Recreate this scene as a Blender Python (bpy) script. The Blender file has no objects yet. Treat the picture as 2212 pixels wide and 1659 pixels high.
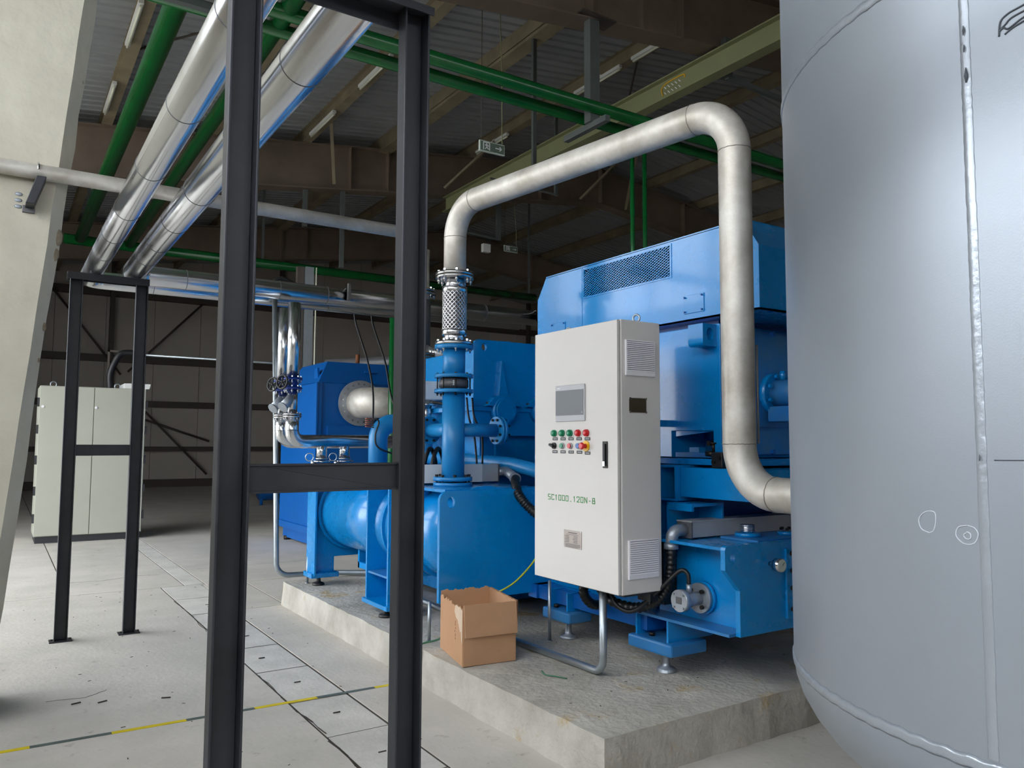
import bpy, math, random
from mathutils import Vector, Matrix
random.seed(7)
sc = bpy.context.scene
COL = sc.collection
R = math.radians

# ------------------------------------------------------------------ camera
cam_d = bpy.data.cameras.new('camera'); cam = bpy.data.objects.new('camera', cam_d); COL.objects.link(cam)
cam_d.sensor_fit = 'HORIZONTAL'; cam_d.sensor_width = 36.0; cam_d.lens = 36.0*1692/2212
cam_d.clip_start = 0.05; cam_d.clip_end = 400
yaw, pit, rol = R(33.24), R(4.27), R(0.24)
fw = Vector((math.sin(yaw)*math.cos(pit), math.cos(yaw)*math.cos(pit), math.sin(pit)))
r0 = Vector((math.cos(yaw), -math.sin(yaw), 0)); u0 = r0.cross(fw)
rt = r0*math.cos(rol)+u0*math.sin(rol); up = -r0*math.sin(rol)+u0*math.cos(rol)
cam.matrix_world = Matrix(((rt.x, up.x, -fw.x, 0), (rt.y, up.y, -fw.y, 0), (rt.z, up.z, -fw.z, 1.5), (0, 0, 0, 1)))
sc.camera = cam
# ------------------------------------------------------------------ sky and exposure
world = bpy.data.worlds.new('overcast_sky'); sc.world = world; world.use_nodes = True
wn = world.node_tree; bg = wn.nodes['Background']
bg.inputs[0].default_value = (0.90, 0.95, 1.0, 1); bg.inputs[1].default_value = 8.0
sc.view_settings.view_transform = 'Standard'; sc.view_settings.look = 'None'
sc.view_settings.gamma = 1.0; sc.view_settings.use_curve_mapping = False
sc.view_settings.exposure = 0.0

# ------------------------------------------------------------------ materials
def lin(c):
    return tuple(((v/255)/12.92 if v/255 <= .04045 else ((v/255+.055)/1.055)**2.4) for v in c)
def mat(name, c, rough=.5, metal=0., var=.0, vs=4., bump=0., bs=40., spec=.5, c2=None, rvar=0., coat=0., stain=None, obj=True):
    m = bpy.data.materials.new(name); m.use_nodes = True; t = m.node_tree; n = t.nodes; L = t.links
    b = n['Principled BSDF']; c = lin(c)
    b.inputs['Base Color'].default_value = (*c, 1); b.inputs['Roughness'].default_value = rough
    b.inputs['Metallic'].default_value = metal; b.inputs['Specular IOR Level'].default_value = spec
    b.inputs['Coat Weight'].default_value = coat; b.inputs['Coat Roughness'].default_value = .08
    tc = n.new('ShaderNodeTexCoord'); co = tc.outputs['Object']
    out = None
    if var or c2 or rvar:
        no = n.new('ShaderNodeTexNoise'); no.inputs['Scale'].default_value = vs; no.inputs['Detail'].default_value = 8
        no.inputs['Roughness'].default_value = .62; L.new(co, no.inputs['Vector'])
        cr = n.new('ShaderNodeValToRGB'); cr.color_ramp.elements[0].position = .32; cr.color_ramp.elements[1].position = .7
        a = c; d = lin(c2) if c2 else tuple(v*(1-var) for v in c)
        cr.color_ramp.elements[0].color = (*d, 1); cr.color_ramp.elements[1].color = (*a, 1)
        L.new(no.outputs[0], cr.inputs[0]); out = cr.outputs[0]
        if rvar:
            mr = n.new('ShaderNodeMapRange'); mr.inputs[1].default_value = .3; mr.inputs[2].default_value = .7
            mr.inputs[3].default_value = rough; mr.inputs[4].default_value = rough+rvar
            L.new(no.outputs[0], mr.inputs[0]); L.new(mr.outputs[0], b.inputs['Roughness'])
    if stain:
        sc_, ss, lo = stain
        n2 = n.new('ShaderNodeTexNoise'); n2.inputs['Scale'].default_value = ss; n2.inputs['Detail'].default_value = 12
        n2.inputs['Roughness'].default_value = .7; L.new(co, n2.inputs['Vector'])
        mr = n.new('ShaderNodeMapRange'); mr.inputs[1].default_value = lo; mr.inputs[2].default_value = lo+.1
        L.new(n2.outputs[0], mr.inputs[0])
        mx = n.new('ShaderNodeMix'); mx.data_type = 'RGBA'; L.new(mr.outputs[0], mx.inputs[0])
        if out: L.new(out, mx.inputs[6])
        else: mx.inputs[6].default_value = (*c, 1)
        mx.inputs[7].default_value = (*lin(sc_), 1); out = mx.outputs[2]
    if out: L.new(out, b.inputs['Base Color'])
    if bump:
        n3 = n.new('ShaderNodeTexNoise'); n3.inputs['Scale'].default_value = bs; n3.inputs['Detail'].default_value = 6
        L.new(co, n3.inputs['Vector']); bp = n.new('ShaderNodeBump'); bp.inputs['Strength'].default_value = bump
        bp.inputs['Distance'].default_value = .01; L.new(n3.outputs[0], bp.inputs['Height']); L.new(bp.outputs[0], b.inputs['Normal'])
    return m
M = dict(
 blue=mat('blue_paint', (0, 134, 206), .22, 0, .08, 3, .04, 25, .5, rvar=.1, coat=.3),
 blue2=mat('deep_blue_paint', (4, 92, 172), .38, 0, .08, 2, .03, 20, .5),
 bluelt=mat('light_blue_pipe_paint', (28, 136, 198), .34, 0, .1, 5, .05, 30, .5, c2=(24, 118, 180)),
 bluedust=mat('dusty_blue_paint', (6, 110, 185), .45, 0, .1, 6, .03, 30, .5, c2=(60, 120, 165)),
 cab=mat('light_grey_powder_coat', (214, 209, 204), .42, 0, .02, 6, .05, 300, .4),
 cab2=mat('old_cabinet_paint', (178, 178, 164), .5, 0, .06, 2, .02, 50, .4, stain=((90, 85, 75), 30, .74)),
 vent=mat('vent_plastic', (232, 229, 232), .5),
 dark=mat('dark_grey_steel_paint', (58, 60, 67), .34, .25, .2, 3, .08, 30, .5, c2=(40, 41, 46), rvar=.2),
 darkr=mat('dark_trim', (50, 50, 54), .55, 0, .1),
 alu=mat('aluminium_cladding', (222, 224, 228), .14, 1, .04, 3, .12, 7, .5, rvar=.12),
 foil=mat('wrinkled_cladding', (214, 216, 220), .2, 1, .06, 6, .5, 28, .5, rvar=.15),
 stain=mat('brushed_stainless_pipe', (222, 218, 210), .42, .4, .1, 5, .1, 60, .5, c2=(176, 168, 156), rvar=.15, stain=((150, 134, 108), 18, .66)),
 weld=mat('weld_metal', (168, 160, 150), .35, .6, .3, 60, .5, 200),
 chrome=mat('polished_stainless', (220, 220, 222), .2, 1, .05, 10),
 zinc=mat('galvanised_steel', (176, 184, 190), .32, .85, .15, 12, .05, 60, rvar=.15),
 tank=mat('silver_tank_paint', (168, 175, 184), .37, .42, .05, 1.2, .035, 220, .5, rvar=.06),
 tankw=mat('silver_weld_bead', (184, 191, 200), .33, .5, .06, 20, .25, 40),
 conc=mat('concrete_floor', (208, 201, 192), .75, 0, .1, 1.3, .25, 30, .3, c2=(186, 182, 172), stain=((160, 156, 146), 7, .60)),
 slab=mat('concrete_cover_slab', (216, 212, 204), .8, 0, .1, 3, .3, 40, .3, c2=(190, 187, 180), stain=((120, 116, 110), 22, .68)),
 joint=mat('joint_dirt', (70, 66, 60), .9, 0, .3, 20),
 plinth=mat('plinth_concrete', (200, 195, 186), .85, 0, .1, 2.5, .9, 30, .2, c2=(162, 157, 146), stain=((176, 150, 104), 2.6, .56)),
 pier=mat('pier_concrete', (206, 202, 186), .8, 0, .1, 1.6, .5, 14, .3, c2=(186, 180, 164), stain=((120, 112, 98), 14, .72)),
 chip=mat('chipped_concrete', (140, 128, 110), .95, 0, .3, 40, .8, 60),
 roof=mat('roof_sheet_grey', (156, 158, 160), .5, 0, .15, 1.5, .05, 20),
 beam=mat('khaki_primer_beam', (150, 138, 112), .6, 0, .15, 2, .05, 20, c2=(118, 107, 88)),
 beamy=mat('olive_painted_beam', (140, 142, 104), .5, 0, .1, 3),
 rafter=mat('brown_rafter_paint', (128, 112, 98), .6, 0, .15, 1.2, .04, 10, c2=(106, 92, 80)),
 hang=mat('grey_green_hanger', (92, 98, 96), .5, .1, .1, 5),
 green=mat('green_pipe_paint', (10, 92, 38), .26, 0, .1, 4, .03, 20, c2=(6, 76, 34)),
 wall=mat('wall_panel_beige', (184, 176, 165), .6, 0, .05, .8),
 girt=mat('girt_brown', (76, 68, 62), .6),
 black=mat('black_rubber', (22, 22, 24), .45),
 bolt=mat('dark_bolt', (44, 38, 36), .4, .6),
 tube=mat('unlit_tube', (225, 225, 205), .4),
 card=mat('cardboard', (188, 146, 112), .85, 0, .08, 8, .1, 120, .2, stain=((160, 118, 86), 12, .66)),
 cardin=mat('cardboard_inside', (196, 150, 112), .9, 0, .06, 8),
 cardt=mat('torn_cardboard_paper', (214, 190, 166), .9, 0, .1, 20),
 screen=mat('screen_glass', (84, 88, 94), .3, spec=.3),
 bezel=mat('bezel_grey', (176, 176, 180), .4),
 gbtn=mat('green_button', (0, 130, 88), .3), rbtn=mat('red_button', (204, 30, 38), .3), bbtn=mat('blue_button', (0, 84, 160), .3),
 yel=mat('yellow_plastic', (236, 180, 20), .4), tape_y=mat('yellow_floor_tape', (224, 200, 30), .6, 0, .1, 10, stain=((170, 160, 90), 20, .66)),
 tape_k=mat('black_floor_tape', (92, 104, 100), .6, 0, .15, 10),
 ink=mat('green_lettering', (40, 140, 60), .5), grey=mat('grey_lettering', (90, 86, 84), .5), white=mat('white_lettering', (232, 232, 232), .5),
 plate=mat('stamped_nameplate', (164, 154, 148), .35, .6, .05, 30), mirror=mat('smoked_window', (96, 88, 74), .12, .6),
 valve=mat('cobalt_valve_paint', (20, 56, 150), .35, 0, .1, 10), cast=mat('cast_grey', (104, 104, 106), .5, .4, .1, 30, .2, 60),
 castl=mat('cast_aluminium', (170, 176, 184), .4, .6, .1, 30, .2, 80),
 wire=mat('yellow_green_wire', (170, 180, 40), .4), wireg=mat('green_wire', (60, 110, 80), .4),
 ductk=mat('tray_grey', (110, 108, 106), .4, .6), signm=mat('sign_face', (196, 206, 196), .4), signg=mat('sign_green', (96, 112, 98), .4),
 chalk=mat('chalk', (214, 220, 226), .7), marker=mat('marker_ink', (84, 90, 98), .6), debris=mat('debris', (60, 52, 44), .8),
 rust=mat('rust', (120, 72, 40), .8), copper=mat('copper_sleeve', (170, 104, 84), .4, .6), ground=mat('outdoor_ground', (150, 148, 140), .9, 0, .1, .5),
 alubox=mat('aluminium_box', (196, 196, 194), .42, .35, .06, 8, .03, 30),
 ywhite=mat('white_box', (226, 226, 222), .4),
)

# ------------------------------------------------------------------ mesh builder
def root_loc(p):
    if p is None: return Vector((0, 0, 0))
    while p.parent: p = p.parent
    return Vector(p['base'])
class MB:
    def __init__(s): s.v = []; s.f = []; s.s = []
    def add(s, vs, fs, sm=False):
        o = len(s.v); s.v += [tuple(v) for v in vs]; s.f += [tuple(i+o for i in f) for f in fs]; s.s += [sm]*len(fs); return s
    def box(s, x0, x1, y0, y1, z0, z1):
        vs = [(x, y, z) for x in (x0, x1) for y in (y0, y1) for z in (z0, z1)]
        return s.add(vs, [(0, 1, 3, 2), (4, 6, 7, 5), (0, 4, 5, 1), (2, 3, 7, 6), (0, 2, 6, 4), (1, 5, 7, 3)])
    def bar(s, a, b, w, h, upv=(0, 0, 1)):        # rectangular bar along a-b, w sideways, h along up
        a = Vector(a); b = Vector(b); d = (b-a).normalized(); u = Vector(upv)
        if abs(d.dot(u)) > .98: u = Vector((0, 1, 0))
        sd = d.cross(u).normalized(); u = sd.cross(d).normalized()
        vs = [p+sd*i*w/2+u*j*h/2 for p in (a, b) for i, j in ((-1, -1), (1, -1), (1, 1), (-1, 1))]
        return s.add(vs, [(3, 2, 1, 0), (4, 5, 6, 7), (0, 1, 5, 4), (1, 2, 6, 5), (2, 3, 7, 6), (3, 0, 4, 7)])
    def prism(s, pts, ax, a, b):                  # pts in the plane perpendicular to axis ax, order as remaining axes
        def P(p, t):
            q = list(p); q.insert('xyz'.index(ax), t); return q
        n = len(pts)
        return s.add([P(p, a) for p in pts]+[P(p, b) for p in pts], [tuple(range(n)), tuple(range(2*n-1, n-1, -1))]+[(i, (i+1) % n, (i+1) % n+n, i+n) for i in range(n)])
    def rings(s, rs, close=True, caps=True, sm=True):
        k = len(rs[0]); vs = [v for r in rs for v in r]; fs = []
        for i in range(len(rs)-1):
            for j in range(k):
                j2 = (j+1) % k
                fs.append((i*k+j, i*k+j2, (i+1)*k+j2, (i+1)*k+j))
        s.add(vs, fs, sm)
        if caps:
            s.add(rs[0], [tuple(range(k-1, -1, -1))]); s.add(rs[-1], [tuple(range(k))])
        return s
    def tube(s, path, r, n=20, caps=True):
        path = [Vector(p) for p in path]; rs = []; pu = None
        for i, p in enumerate(path):
            d = (path[min(i+1, len(path)-1)]-path[max(i-1, 0)]).normalized()
            if pu is None:
                pu = Vector((0, 0, 1)) if abs(d.z) < .9 else Vector((0, 1, 0))
            u = (pu-d*pu.dot(d)).normalized(); pu = u; w = d.cross(u)
            rr = r[i] if isinstance(r, (list, tuple)) else r
            rs.append([p+(u*math.cos(2*math.pi*j/n)+w*math.sin(2*math.pi*j/n))*rr for j in range(n)])
        return s.rings(rs, caps=caps)
    def cyl(s, a, b, r, n=24): return s.tube([a, b], r, n)
    def disc(s, c, ax, r, t, n=28):
        c = Vector(c); a = Vector(ax).normalized(); return s.tube([c-a*t/2, c+a*t/2], r, n)
    def ringdisc(s, c, ax, ro, ri, t, n=32):
        c = Vector(c); a = Vector(ax).normalized(); u = Vector((0, 0, 1)) if abs(a.z) < .9 else Vector((0, 1, 0)); u = (u-a*u.dot(a)).normalized(); w = a.cross(u)
        def rg(r, o): return [c+a*o+(u*math.cos(2*math.pi*j/n)+w*math.sin(2*math.pi*j/n))*r for j in range(n)]
        return s.rings([rg(ri, -t/2), rg(ro, -t/2), rg(ro, t/2), rg(ri, t/2), rg(ri, -t/2)], caps=False, sm=False)
    def torus(s, c, ax, Rr, r, n=28, m=8, a0=0, a1=2*math.pi):
        c = Vector(c); a = Vector(ax).normalized(); u = Vector((0, 0, 1)) if abs(a.z) < .9 else Vector((0, 1, 0)); u = (u-a*u.dot(a)).normalized(); w = a.cross(u)
        rs = []
        for i in range(n+1):
            t = a0+(a1-a0)*i/n; e = u*math.cos(t)+w*math.sin(t)
            rs.append([c+e*(Rr+r*math.cos(2*math.pi*j/m))+a*r*math.sin(2*math.pi*j/m) for j in range(m)])
        return s.rings(rs, caps=False)
    def lathe(s, c, prof, n=48, sm=True):         # vertical axis, prof (r,z)
        c = Vector(c); return s.rings([[c+Vector((math.cos(2*math.pi*j/n)*max(r, 1e-4), math.sin(2*math.pi*j/n)*max(r, 1e-4), z)) for j in range(n)] for r, z in prof], caps=False, sm=sm)
    def sphere(s, c, r, n=12, sc3=(1, 1, 1)):
        c = Vector(c); return s.rings([[c+Vector((r*sc3[0]*math.sin(t)*math.cos(2*math.pi*j/n), r*sc3[1]*math.sin(t)*math.sin(2*math.pi*j/n), r*sc3[2]*math.cos(t))) for j in range(n)] for t in [math.pi*(.02+.96*i/(n//2)) for i in range(n//2+1)]], caps=True)
    def mesh(s, name, m, off=Vector((0, 0, 0))):
        me = bpy.data.meshes.new(name); me.from_pydata([tuple(Vector(v)-off) for v in s.v], [], s.f)
        me.polygons.foreach_set('use_smooth', s.s); me.materials.append(m); me.update()
        import bmesh
        bm = bmesh.new(); bm.from_mesh(me); bmesh.ops.remove_doubles(bm, verts=bm.verts, dist=1e-6) if len(s.v) < 20000 else None
        bmesh.ops.recalc_face_normals(bm, faces=bm.faces); bm.to_mesh(me); bm.free()
        return me
    def build(s, name, m, parent=None, label=None, cat=None, group=None, kind=None, bevel=0, base=None):
        if isinstance(m, str): m = M[m]
        if parent is None:
            xs = [v[0] for v in s.v]; ys = [v[1] for v in s.v]; zs = [v[2] for v in s.v]
            off = Vector(base) if base else Vector(((min(xs)+max(xs))/2, (min(ys)+max(ys))/2, min(zs)))
        else: off = root_loc(parent)
        o = bpy.data.objects.new(name, s.mesh(name, m, off)); COL.objects.link(o)
        if parent is None: o.location = off; o['base'] = tuple(off)
        else: o.parent = parent
        if label: o['label'] = label
        if cat: o['category'] = cat
        if group: o['group'] = group
        if kind: o['kind'] = kind
        if bevel:
            b = o.modifiers.new('bevel', 'BEVEL'); b.width = bevel; b.segments = 2; b.limit_method = 'ANGLE'; b.angle_limit = R(40)
        return o
def thing(name, label, cat, loc, group=None):
    o = bpy.data.objects.new(name, None); COL.objects.link(o); o.location = loc; o['base'] = tuple(loc); o.empty_display_size = .1
    o['label'] = label; o['category'] = cat
    if group: o['group'] = group
    return o
def part_copy(src, parent, mat4):
    o = src.copy(); COL.objects.link(o); o.parent = parent; o.matrix_local = mat4; return o
def arc(c, a, b, r, n=10, start=0, end=math.pi/2):   # points c + r(cos t a + sin t b)
    c = Vector(c); a = Vector(a); b = Vector(b)
    return [c+(a*math.cos(start+(end-start)*i/n)+b*math.sin(start+(end-start)*i/n))*r for i in range(n+1)]
def bent(pts, rad, n=8):                             # polyline with rounded corners
    pts = [Vector(p) for p in pts]; out = [pts[0]]
    for i in range(1, len(pts)-1):
        p = pts[i]; d1 = (pts[i-1]-p); d2 = (pts[i+1]-p); l1 = d1.length; l2 = d2.length; d1.normalize(); d2.normalize()
        ang = d1.angle(d2); t = min(rad/math.tan(ang/2), l1*.49, l2*.49); a = p+d1*t; b = p+d2*t; rr = t*math.tan(ang/2)
        bis = (d1+d2).normalized(); c = p+bis*(rr/math.sin(ang/2)); va = a-c; vb = b-c; th = va.angle(vb)
        for k in range(n+1):
            s_ = k/n; out.append(c+(va*math.sin((1-s_)*th)+vb*math.sin(s_*th))/math.sin(th))
    out.append(pts[-1]); return out
def spline(pts, n=8):
    pts = [Vector(p) for p in pts]; q = [pts[0]*2-pts[1]]+pts+[pts[-1]*2-pts[-2]]; out = []
    for i in range(1, len(q)-2):
        for k in range(n):
            t = k/n; a, b, c, d = q[i-1], q[i], q[i+1], q[i+2]
            out.append(.5*((2*b)+(c-a)*t+(2*a-5*b+4*c-d)*t*t+(3*b-3*c+d-a)*t**3))
    return out+[pts[-1]]
BOLT = {}
def bolts(parent, c, ax, Rr, n, r, L, m='bolt', ph=.5, name='bolt', nuts=True):
    """ring of bolts, each an object sharing one mesh: hex head and nut on a shank along ax"""
    key = (round(r, 4), round(L, 4), m, nuts)
    if key not in BOLT:
        b = MB(); b.tube([(0, 0, L/2), (0, 0, L/2+r*1.3)], r, 6)
        for k in range(len(b.s)): b.s[k] = False
        if nuts: b.tube([(0, 0, -L/2-r*1.6), (0, 0, -L/2)], r, 6); b.tube([(0, 0, -L/2-r*2.8), (0, 0, L/2)], r*.55, 6)
        BOLT[key] = b.mesh(name, M[m])
    c = Vector(c)-root_loc(parent); a = Vector(ax).normalized(); q = a.to_track_quat('Z', 'Y'); mt = q.to_matrix().to_4x4()
    u = mt @ Vector((1, 0, 0)); w = mt @ Vector((0, 1, 0))
    for i in range(n):
        t = 2*math.pi*(i+ph)/n
        o = bpy.data.objects.new(name, BOLT[key]); COL.objects.link(o); o.parent = parent
        o.matrix_local = Matrix.Translation(c+(u*math.cos(t)+w*math.sin(t))*Rr) @ mt
def bolt_at(parent, p, ax, r, L, m='bolt', name='bolt'): bolts(parent, p, ax, 0, 1, r, L, m, 0, name, False)

# ================================================================== SETTING
def zb(X): return 6.25+.13*(X-4) if X < 12 else 6.25+.13*8-.13*(X-12)          # underside of the rafters
floor = bpy.data.objects.new('floor', None); COL.objects.link(floor); floor['kind'] = 'structure'; floor['base'] = (0, 0, 0)
MB().box(-3, 26, -8, 28.2, -.2, -.005).build('sub_base', 'joint', floor)
def slab(x0, x1, y0, y1, m='conc', name='floor_slab', g=.007, dz=0.):
    nx = max(1, int((x1-x0)/.3)); 
    return MB().box(x0+g, x1-g, y0+g, y1-g, -.1, dz).build(name, m, floor)
ys = [2.0, 2.66, 3.3, 3.95, 4.6, 5.27, 5.94, 6.64, 7.3, 8.05]
for i in range(len(ys)-1):
    slab(1.47, 1.82, ys[i], ys[i+1], 'slab', 'cover_slab', .008, random.uniform(-.004, .001))
    c = (1.645+random.uniform(-.05, .05), (ys[i]+ys[i+1])/2)
    MB().tube([(c[0]-.02, c[1], .0005), (c[0]+.02, c[1], .0005)], .004, 6).build('lifting_eye', 'debris', floor)
slab(1.47, 1.82, -8, 2.0, 'slab', 'cover_slab')
slab(1.47, 1.86, 8.05, 8.8, 'slab', 'cover_slab'); slab(1.7, 1.9, 8.8, 13.2, 'slab', 'cover_slab'); slab(1.7, 1.9, 13.2, 28.2)
slab(-3, 1.47, -8, 8.8); slab(-3, .64, 8.8, 28.2); slab(.64, 1.7, 8.8, 28.2)
slab(1.82, 2.29, -8, 7.3); slab(2.29, 8, -8, 2.9); slab(8, 26, -8, 7.3); slab(2.29, 8, 2.9, 7.3)
slab(1.86, 2.29, 7.3, 8.7); slab(2.29, 8, 7.3, 8.7); slab(8, 26, 7.3, 28.2)
slab(1.9, 8, 8.7, 9.86); slab(1.9, 8, 9.86, 28.2)
MB().box(1.82, 1.86, 7.3, 8.7, -.1, -.003).build('floor_slab', 'conc', floor); MB().box(1.86, 1.9, 8.7, 8.8, -.1, -.003).build('floor_slab', 'conc', floor)
o = MB().box(-45, -3.002, -45, 60, -.2, -.03).box(-3, 26, -45, -8.002, -.2, -.03).build('ground', 'ground'); o['kind'] = 'structure'
# cracks and dirt lines in the floor beside the cover slabs
def crack(pts, w=.006, parent=floor, z=.0006):
    b = MB(); p = [Vector((x, y, z)) for x, y in pts]; q = []
    for i in range(len(p)-1):
        for k in range(6):
            t = k/6; q.append(p[i].lerp(p[i+1], t)+Vector((random.uniform(-.008, .008), random.uniform(-.008, .008), 0)))
    q.append(p[-1])
    for i in range(len(q)-1): b.bar(q[i], q[i+1], w*random.uniform(.4, 1.3), .001)
    b.build('crack', 'debris', parent)
crack([(1.46, 3.9), (1.47, 3.2), (1.45, 2.5)], .012); crack([(1.48, 5.2), (1.46, 4.6), (1.485, 4.0)], .009); crack([(1.46, 6.6), (1.47, 5.8)], .006)
crack([(1.55, 3.3), (1.66, 3.25), (1.7, 3.12), (1.62, 3.02)], .009); crack([(1.46, 8.0), (1.47, 7.2), (1.45, 6.6)], .005)
crack([(.7, 9.6), (1.0, 9.55), (1.35, 9.7), (1.6, 9.65)], .006); crack([(.3, 5.35), (.5, 5.3), (.62, 5.4)], .004)

# back wall of sandwich panels with girts, posts and rod bracing
wb = bpy.data.objects.new('wall_back', None); COL.objects.link(wb); wb['kind'] = 'structure'; wb['base'] = (0, 0, 0)
pm = MB().box(.006, 1.434, 0, .08, 0, 9.2).mesh('wall_panel', M['wall'])
for i in range(20):
    o = bpy.data.objects.new('wall_panel', pm); COL.objects.link(o); o.parent = wb; o.location = (-3+i*1.44, 28.0, 0)
MB().box(-3, 26, 28.09, 28.2, 0, 9.3).build('wall_backing', 'girt', wb)
for z, h in ((.12, .26), (1.24, .16), (2.7, .2), (4.13, .22), (6.25, .24)):
    MB().box(-2.9, 25.9, 27.8, 27.99, z-h/2, z+h/2).build('girt', 'girt', wb)
for x in (2.9, 8.3, 13.5, 19):
    MB().box(x-.07, x+.07, 27.62, 27.8, 0, 8).build('wall_post', 'girt', wb)
for a, b in (((1.2, 6.2), (3.2, 3.6)), ((5.6, 6.1), (3.4, 3.7)), ((3.9, 2.5), (5.9, .4)), ((3.9, 2.2), (5.95, 1.5)), ((11.2, 4.), (13.4, 2.6))):
    MB().tube([(a[0], 27.6, a[1]), (b[0], 27.6, b[1])], .035, 6).build('brace_rod', 'girt', wb)
# left wall: low wall, tall door opening ahead, window band; rear wall with a high opening; unseen openings shaped for the light
wl = MB().box(-3.2, -3, -8, 6.0, 0, 2.9).box(-3.2, -3, -8, 6.0, 6.05, 6.4).box(-3.2, -3, 13.5, 28.2, 0, 6.4).box(-3.2, -3, 6., 13.5, 5.95, 6.4).box(-3.2, -3, 6., 13.5, 3.3, 3.75)
for k in range(6): wl.box(-3.15, -3.05, 6.0+k*1.5, 6.16+k*1.5, 3.7, 6.0)
for k in range(12): wl.box(-3.13, -3.07, -7.8+k*1.15, -7.72+k*1.15, 2.9, 6.1)
wl.box(-3.13, -3.07, -8, 6, 3.7, 3.8)
for y in (-8, -4.6, -1.2, 2.4, 5.8): wl.box(-3.2, -3, y, y+.25, 2.9, 6.1)
o = wl.build('wall_left', 'wall'); o['kind'] = 'structure'
wr = MB().box(-3, 8, -8.2, -8, 0, 4.2).box(8, 26, -8.2, -8, 0, 8).box(-3, 8, -8.2, -8, 5.2, 7.5)
for x in (-3, 1.4, 4.6, 7.8): wr.box(x, x+.2, -8.2, -8, 0, 5.6)
o = wr.build('wall_rear', 'wall'); o['kind'] = 'structure'
o = MB().box(26, 26.2, -8.2, 28.2, 0, 8).build('wall_right', 'wall'); o['kind'] = 'structure'

# roof sheets, ribbed, each one a piece of the ceiling
ceil = bpy.data.objects.new('ceiling', None); COL.objects.link(ceil); ceil['kind'] = 'structure'; ceil['base'] = (0, 0, 0)
def sheet(x0, x1):
    b = MB(); w = .82; prof = []
    for k in range(4):
        y = k*w/4; prof += [(y, 0), (y+.13, 0), (y+.15, .03), (y+.185, .03)]
    prof.append((w-.004, 0)); z0, z1 = zb(x0)+1.12, zb(x1)+1.12
    n = len(prof)
    vs = [(x0, y, z0+h) for y, h in prof]+[(x1, y, z1+h) for y, h in prof]
    vs += [(x0, y, z0+h+.02) for y, h in prof]+[(x1, y, z1+h+.02) for y, h in prof]
    fs = [(i, i+1, n+i+1, n+i) for i in range(n-1)]+[(2*n+i, 3*n+i, 3*n+i+1, 2*n+i+1) for i in range(n-1)]
    b.add(vs, fs); return b.mesh('roof_sheet', M['roof'])
shA, shB = sheet(-3.2, 12), sheet(12, 26.2)
for me in (shA, shB):
    for i in range(45):
        o = bpy.data.objects.new('roof_sheet', me); COL.objects.link(o); o.parent = ceil; o.location = (0, -8.3+i*.82, 0)
# sheet-end seams running along the hall (thin dark flashings)
for x, y0, y1 in ((5.4, 6., 9.), (6.1, 6, 9.), (8.9, 8, 13), (7.2, 8, 13)):
    pass

def rafter(Y, lab, x0=-3, x1=26):
    t = thing('roof_rafter', lab, 'roof beam', (12, Y, 0)); ms = 'rafter'
    segs = [(x0, 12), (12, x1)]
    w = MB(); tf = MB(); bf = MB()
    for a, b in segs:
        for dst, wd, o0, o1 in ((w, .012, 0, .85), (tf, .28, .85, .87), (bf, .30, -.02, 0)):
            vs = [(x, Y+s*wd/2, zb(x)+o) for x in (a, b) for s in (-1, 1) for o in (o0, o1)]
            dst.add(vs, [(0, 1, 3, 2), (4, 6, 7, 5), (0, 4, 5, 1), (2, 3, 7, 6), (0, 2, 6, 4), (1, 5, 7, 3)])
    w.build('web', ms, t); tf.build('top_flange', ms, t); bf.build('bottom_flange', ms, t)
    for x in (2.2, 5.6, 6.4, 7.1, 10.2, 12.0, 14.8, 18, 21):
        MB().box(x-.008, x+.008, Y-.14, Y+.14, zb(x)+.005, zb(x)+.845).build('stiffener', ms, t)
    for x in (-2.8, 25.7): MB().box(x-.15, x+.15, Y-.14, Y+.14, 0, zb(x)).build('column', ms, t)
    return t
rafter(7.0, 'nearest brown steel rafter, crossing the top of the picture at the upper right')
rafter(14.5, 'second brown steel rafter, behind the green vertical pipes above the blue motor')
rafter(21.5, 'third brown steel rafter, darkest and deepest, low behind the braided hose')
rafter(-.5, 'brown steel rafter overhead behind the viewpoint')
PUR = {1.3: 'khaki roof purlin with white tube lights, furthest left above the first green pipe', 3.0: 'khaki roof purlin hidden largely by the silver pipes',
       4.7: 'khaki roof purlin with white tube lights, between the dark posts', 6.35: 'broad light brown roof purlin just right of the near dark post',
       8.35: 'khaki roof purlin with tube lights, passing above the exit sign', 10.1: 'khaki roof purlin above the stainless pipe run',
       11.8: 'khaki roof purlin next to the ridge behind the stainless pipe', 13.6: 'khaki roof purlin first beyond the ridge', 15.4: 'khaki roof purlin second beyond the ridge',
       17.2: 'khaki roof purlin third beyond the ridge', 19.2: 'khaki roof purlin fourth beyond the ridge'}
for x, lab in PUR.items():
    t = thing('roof_purlin', lab, 'roof beam', (x, 10, zb(x)+.87)); z = zb(x)+.875; wd = .16 if x != 6.35 else .24
    MB().box(x-(.01 if wd < .2 else .12), x+(.01 if wd < .2 else .12), -8, 27.9, z-(0 if wd < .2 else .06), z+.24).build('web', 'beam', t)
    MB().box(x-wd/2, x+wd/2, -8, 27.9, z-.006, z+.006).build('bottom_flange', 'beam', t)
    MB().box(x-wd/2, x+wd/2, -8, 27.9, z+.235, z+.245).build('top_flange', 'beam', t)
t = thing('crane_beam', 'pale olive steel beam slung under the rafters beside the silver tank top', 'roof beam', (7.75, 9, 6.4))
for (a, b, c, d, n_) in ((7.74, 7.76, 6.36, 6.66, 'web'), (7.66, 7.84, 6.65, 6.67, 'top_flange'), (7.66, 7.84, 6.35, 6.37, 'bottom_flange')):
    MB().box(a, b, 2, 14.4, c, d).build(n_, 'beamy', t)
b = MB()
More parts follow.
